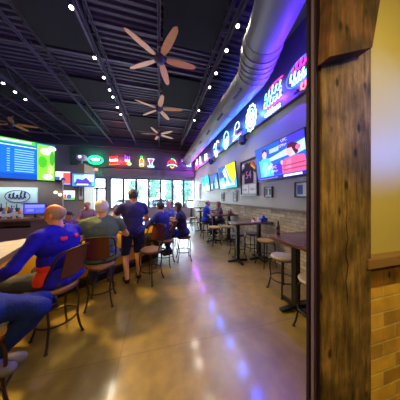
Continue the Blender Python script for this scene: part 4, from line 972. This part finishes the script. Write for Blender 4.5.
sc_ = screen('screen', .5, .31, [(R(0, 0, 1, 1), (70, 60, 215)), (R(.05, .6, .95, .9), (110, 120, 240)), (R(.1, .2, .45, .5), (90, 110, 235)), (R(.55, .15, .9, .5), (50, 90, 220))], t, -.022); sc_.location = (0, 0, .30)
bm = new(); tube(bm, [(0, .01, 0), (0, .01, .14)], .03, 10); lathe(bm, [(0, 0), (.12, 0), (.12, .015), (0, .02)]); obj('stand', bm, M['black'], t)
def bottle(label, x, y, z, h, col, g='bottles on the back bar', r=.038):
    t = thing('liquor_bottle', label, 'bottle', (x, y, z), 0, g)
    bm = new(); lathe(bm, [(0, 0), (r, 0), (r, h * .58), (r * .8, h * .68), (r * .34, h * .78), (r * .32, h * .94), (0, h * .94)], seg=14); obj('glass', bm, mat('bottle_colour', srgb(*col), .15, var=.05), t)
    bm = new(); lathe(bm, [(0, h * .94), (r * .38, h * .94), (r * .38, h), (0, h)], seg=10); obj('stopper', bm, M['black'], t)
    bm = new(); lathe(bm, [(r * 1.01, h * .15), (r * 1.02, h * .15), (r * 1.02, h * .45), (r * 1.01, h * .45)], seg=14); obj('label', bm, M['paper'], t)
BC = [('orange', (220, 120, 40)), ('white', (215, 215, 225)), ('brown', (110, 60, 30)), ('clear blue', (120, 150, 220)), ('red', (170, 40, 40)), ('amber', (210, 150, 50)), ('white frosted', (230, 230, 240)), ('dark green', (40, 80, 60)), ('violet', (110, 70, 150)), ('gold', (220, 180, 60)), ('dark brown', (70, 40, 30)), ('pale yellow', (225, 210, 130))]
for i, (nm, c) in enumerate(BC):
    bottle('%s bottle, number %s from the right in the %s row beside the monitor' % (nm, ORD[i % 6] if i % 6 else 'one', 'front' if i < 6 else 'rear'), -4.24 - .13 * (i % 6) - (.06 if i > 5 else 0), 6.27 + (.18 if i > 5 else 0), 1.03, .3 + .03 * ((i * 7) % 4) + (.1 if i > 5 else 0), c)
for i, (x, z) in enumerate(((-3.46, 1.86), (-3.30 - .03, 1.78))):
    t = thing('globe_lamp', ('left' if i == 0 else 'right') + ' glowing globe lamp on the partition end behind the bald man', 'lamp', (x, 6.6, z), 0, 'globe lamps on the partition')
    bm = new(); ell(bm, (0, 0, 0), (.05, .05, .05)); obj('globe', bm, emis('globe_glow', (1, .85, .5, 1), 3), t)
    bm = new(); tube(bm, [(0, .04, 0), (0, .08, 0)], .02, 8); obj('fitting', bm, M['bronze'], t)
glass('glass of yellow drink at the left end of the bar', (-1.87, 2.35, TZ), amber, .17)
glass('empty-looking glass beside the yellow drink on the bar', (-2.0, 2.52, TZ), M['white'], .13)
GB = 'glasses along the bar'
for i, (s, nm) in enumerate(((.12, 'left of the grey-haired person'), (.47, 'in front of the standing man'), (.80, 'before the dark-haired man'))):
    p = Cn.lerp(En, s) + left_of(Cn, En, .25); glass('beer glass on the bar ' + nm, (p.x, p.y, TZ), amber, .17, .038, GB)
# ------------------------------------------------------------------ people
def jersey(T, vs, ns, fc, ft, C, rel):
    """orange red side panels and shoulder lettering on the blue jersey"""
    for sx in (-1, 1):
        k = [i for i in range(len(C)) if ft[i] in ('torso', 'pelvis') and C[i][0] * sx > .15 and -.02 < rel[i] < .19 and C[i][1] > -.05]
        shell('side_panel', vs, ns, fc, k, .024, cloth(200, 52, 40), T, .006, 1)
    for x in (-.08, .07):
        k = [i for i in range(len(C)) if ft[i] in ('torso', 'neck') and abs(C[i][0] - x) < .035 and .43 < rel[i] < .47 and C[i][1] < -.02]
        if k: shell('back_lettering', vs, ns, fc, k, .026, cloth(205, 50, 80), T)
person('bald man in a royal blue sports jersey sitting at the bar', (-1.17, 2.34), F1B, 'sit', 1.1, (24, 16, 176), 'long', hair='bald', haircol=(150, 130, 120), skin='skin2', lean=.07, head_yaw=.2, head_pitch=-.25,
       hands=[(-.42, .32, .86), (.12, .42, 1.06)], wide=1.28, feet=[(-.14, .26, .29), (.14, .26, .29)], vox=.011, extra=jersey)
person('grey-haired person in a grey green shirt sitting with back to the camera', (-.9, 2.93), yaw(-.3, 1), 'sit', 1.14, (84, 104, 100), 'short', hair='full', haircol=(205, 200, 210), skin='skin', lean=.08, head_yaw=-.15,
       hands=[(-.2, .40, 1.08), (.2, .40, 1.08)], wide=1.25, feet=[(-.12, .24, .27), (.12, .24, .27)], seat=.67)
person('man standing at the bar in navy t-shirt and dark shorts', (-.5, 3.47), yaw(-.35, 1), 'stand', 1.08, (52, 50, 112), 'short', legs='shorts', legmat=cloth(30, 32, 92), hair='full', haircol=(72, 66, 72), skin='skin', lean=.02, head_yaw=.1, head_pitch=-.15,
       hands=[(-.30, .34, 1.12, (-1, -.4, -.2)), (.22, .38, 1.10, (1, -.4, -.3))], feet=[(-.12, .0, .085), (.12, .06, .085)], wide=1.15, shoecol=(36, 34, 40))
person('dark-haired man in a navy top sitting past the empty chair', (.12, 4.14), yaw(-.75, .66), 'sit', 1.06, (44, 48, 130), 'long', hair='full', haircol=(54, 46, 50), lean=.12, head_yaw=-.3, hands=[(-.2, .40, 1.08), (.2, .40, 1.08)], wide=1.15)
person('man in a pale blue shirt facing the camera at the end of the bar', (.36, 5.38), yaw(-.55, -.9), 'sit', 1.06, (110, 130, 200), 'short', hair='thin', haircol=(120, 100, 90), lean=.1, wide=1.1, hands=[(-.16, .40, 1.08), (.16, .40, 1.08)])
person('dark-haired person in a black top and jeans on a backless stool', (.64, 4.36), yaw(-1, .15), 'sit', 1.04, (40, 34, 66), 'short', legmat=M['jeans'], hair='bob', haircol=(62, 48, 52), lean=.16, head_yaw=.2, hands=[(-.14, .44, 1.06), (.14, .44, 1.06)], wide=1.15, feet=[(-.1, .34, .26), (.1, .42, .24)])
person('man in a blue shirt sitting in profile at the third high table', (1.9, 6.45), yaw(1, -.15), 'sit', 1.04, (40, 66, 190), 'short', hair='bald', haircol=(80, 60, 56), skin='skin2', lean=.1, hands=[(-.12, .42, 1.07), (.12, .40, 1.07)], wide=1.15)
person('woman with brown hair facing the man in the blue shirt', (2.52, 6.3), yaw(-1, .1), 'sit', .98, (96, 70, 78), 'long', hair='bob', haircol=(110, 70, 52), lean=.12, hands=[(-.12, .40, 1.07), (.12, .40, 1.07)])
person('pink-faced person across the bar left of the grey-haired person', (-2.3, 6.05), yaw(.5, -1), 'sit', 1.02, (150, 120, 130), 'short', hair='thin', haircol=(150, 110, 100), skin='skin2', lean=.08)
person('person in a white top sitting by the windows left of the standing man', (-1.93, 8.0), yaw(.3, -1), 'sit', 1.0, (215, 210, 220), 'short', hair='full', haircol=(90, 60, 50), skin='skin2', seat=.42, feet=[(-.12, .36, .1), (.12, .36, .1)])
person('bent figure in a violet shirt and dark cap behind the bald man', (-2.72, 5.6), yaw(1, -.5), 'sit', 1.0, (110, 70, 150), 'short', hair='none', cap=(50, 30, 70), skin='skin', seat=.42, lean=.2, feet=[(-.12, .36, .1), (.12, .36, .1)])
person('person in bright blue jeans cut off by the left edge of the picture', (-1.45, 1.57), yaw(1, .2), 'sit', 1.08, (60, 64, 90), 'long', legmat=M['jeans'], hair='full', haircol=(90, 80, 76), lean=-.05, seat=.77,
       hands=[(-.28, .02, .98), (.28, .02, .98)], feet=[(-.03, .17, .42, (.0, 1, 3)), (.03, .15, .43, (-.5, 1, 3))], shoecol=(96, 94, 104), vox=.011, wide=1.2)
for nm, x, y, g in (('under the man in the pale blue shirt', .36, 5.38, .1), ('under the pink-faced person across the bar', -2.3, 6.05, .2)):
    dup(S5, (x, y, 0), g, 'backless stool ' + nm, 'backless stools at the bar')
def low_chair(label, x, y, rz):
    t = thing('low_chair', label, 'chair', (x, y, 0), rz, 'low chairs')
    bm = new(); box(bm, -.2, -.2, .37, .2, .2, .41, .01); obj('seat', bm, M['darkwood'], t)
    bm = new(); box(bm, -.2, -.2, .41, .2, -.17, .82, .008); obj('backrest', bm, M['darkwood'], t)
    for sx in (-.17, .17):
        for sy in (-.17, .17): bm = new(); box(bm, sx - .018, sy - .018, 0, sx + .018, sy + .018, .37); obj('leg', bm, M['darkwood'], t)
low_chair('dark chair under the person in the white top', -1.93, 8.0, yaw(.3, -1))
low_chair('dark chair under the figure in the violet shirt', -2.72, 5.6, yaw(1, -.5))

# ------------------------------------------------------------------ light
BLUE, VIO, WARM = (.06, .10, 1), (.42, .12, 1), (1, .72, .3)
for yy, c, e in ((1.9, (.06, .02, 1), 1), (2.6, (.14, .02, 1), 1), (3.3, (.10, .02, 1), 1), (4.1, (.02, .06, 1), .9), (4.9, (.01, .12, 1), .7), (5.9, (.03, .12, 1), .6), (7.0, (.02, .16, 1), .6), (8.2, (.08, .12, 1), .6), (9.8, (.35, .05, 1), .6), (11.4, (.45, .05, 1), .6), (12.6, (.6, .05, .8), .5)):
    light('neon_glow', 'POINT', (2.765, yy, 4.15), NEON_W * e, c, .1)
for x, c, e in ((-4.5, (.1, 1, .5), .4), (-2.9, (1, .15, .2), .4), (-1.2, (.7, .5, .3), .3), (1.1, (.6, .15, .4), .3), (2.2, (.4, .1, 1), .6)):
    light('neon_glow', 'POINT', (x, YF - .7, 4.5), NEON_W * e, c, .12)
# daylight that enters through the windows
light('window_daylight', 'AREA', (-.3, YF + .3, 2.0), DAY_W, (.86, .93, 1), 6.4, (-.3, 0, .8), sy=2.2)
# added room fill without fixtures, then the bar lamps
for x, y, e in ((2.25, 5.0, .8), (2.2, 7.2, .9), (2.2, 10, .8), (-3.4, 7.4, .9), (-7, 6, .8)):
    light('room_fill', 'SPOT', (x, y, 3.75), ROOM_W * e, (1, .90, .80), .6, (x, y, 0), math.radians(155), blend=.8)
for x, y in ((-3.2, 4.6), (-1.4, 5.6)): light('bar_lamp', 'POINT', (x, y, 3.0), BAR_W, (.9, .74, .95), .15)
light('bar_lamp', 'SPOT', (-2.0, 3.7, 3.4), YEL_W, (1, .60, .06), .12, (-.9, 1.7, 0), math.radians(110), blend=.9)
light('board_fill', 'AREA', (-4.5, 6.3, 2.2), BOARD_W, (.85, .95, 1), 1.6, (-4.5, 6.6, 1.2), sy=.06)  # added to brighten the teal board, no fixture built
# warm strips under the counter
for p, q in ((A0, Cn), (Cn, En)):
    m = p.lerp(q, .5) + left_of(p, q, .1); u = (q - p)
    l = light('counter_strip', 'AREA', (m.x, m.y, TZ - .09), STRIP_W * u.length, (1, .66, .10), u.length * .95, sy=.04)
    l.rotation_euler = (0, 0, math.atan2(u.y, u.x))
# added violet fill, standing in for sign-tube bounce into the roof
for x, y in ((-1.5, 3.5), (-1.5, 8), (-5.5, 6), (1.0, 5.0)): light('violet_fill', 'SPOT', (x, y, 4.6), VIO_W, (.45, .22, 1), .3, (x, y, 7), math.radians(160), blend=1)
# entry lobby: warm ceiling lamp, added yellow floor fill, added blue glow without a sign
light('lobby_warm_light', 'AREA', (1.3, -.5, 2.9), LOBBY_W, (1, .80, .28), .35, (1.5, .5, 0))
light('lobby_warm_light', 'AREA', (-.3, -.5, 2.9), LOBBY_W * 2.2, (1, .62, .06), .5, (-.5, 1.9, 0))  # added to turn the near left floor yellow
light('lobby_blue_fill', 'SPOT', (2.4, -.35, 2.12), BLUE_W, (.05, .2, 1), .04, (1.42, .67, 2.16), math.radians(38), blend=1)
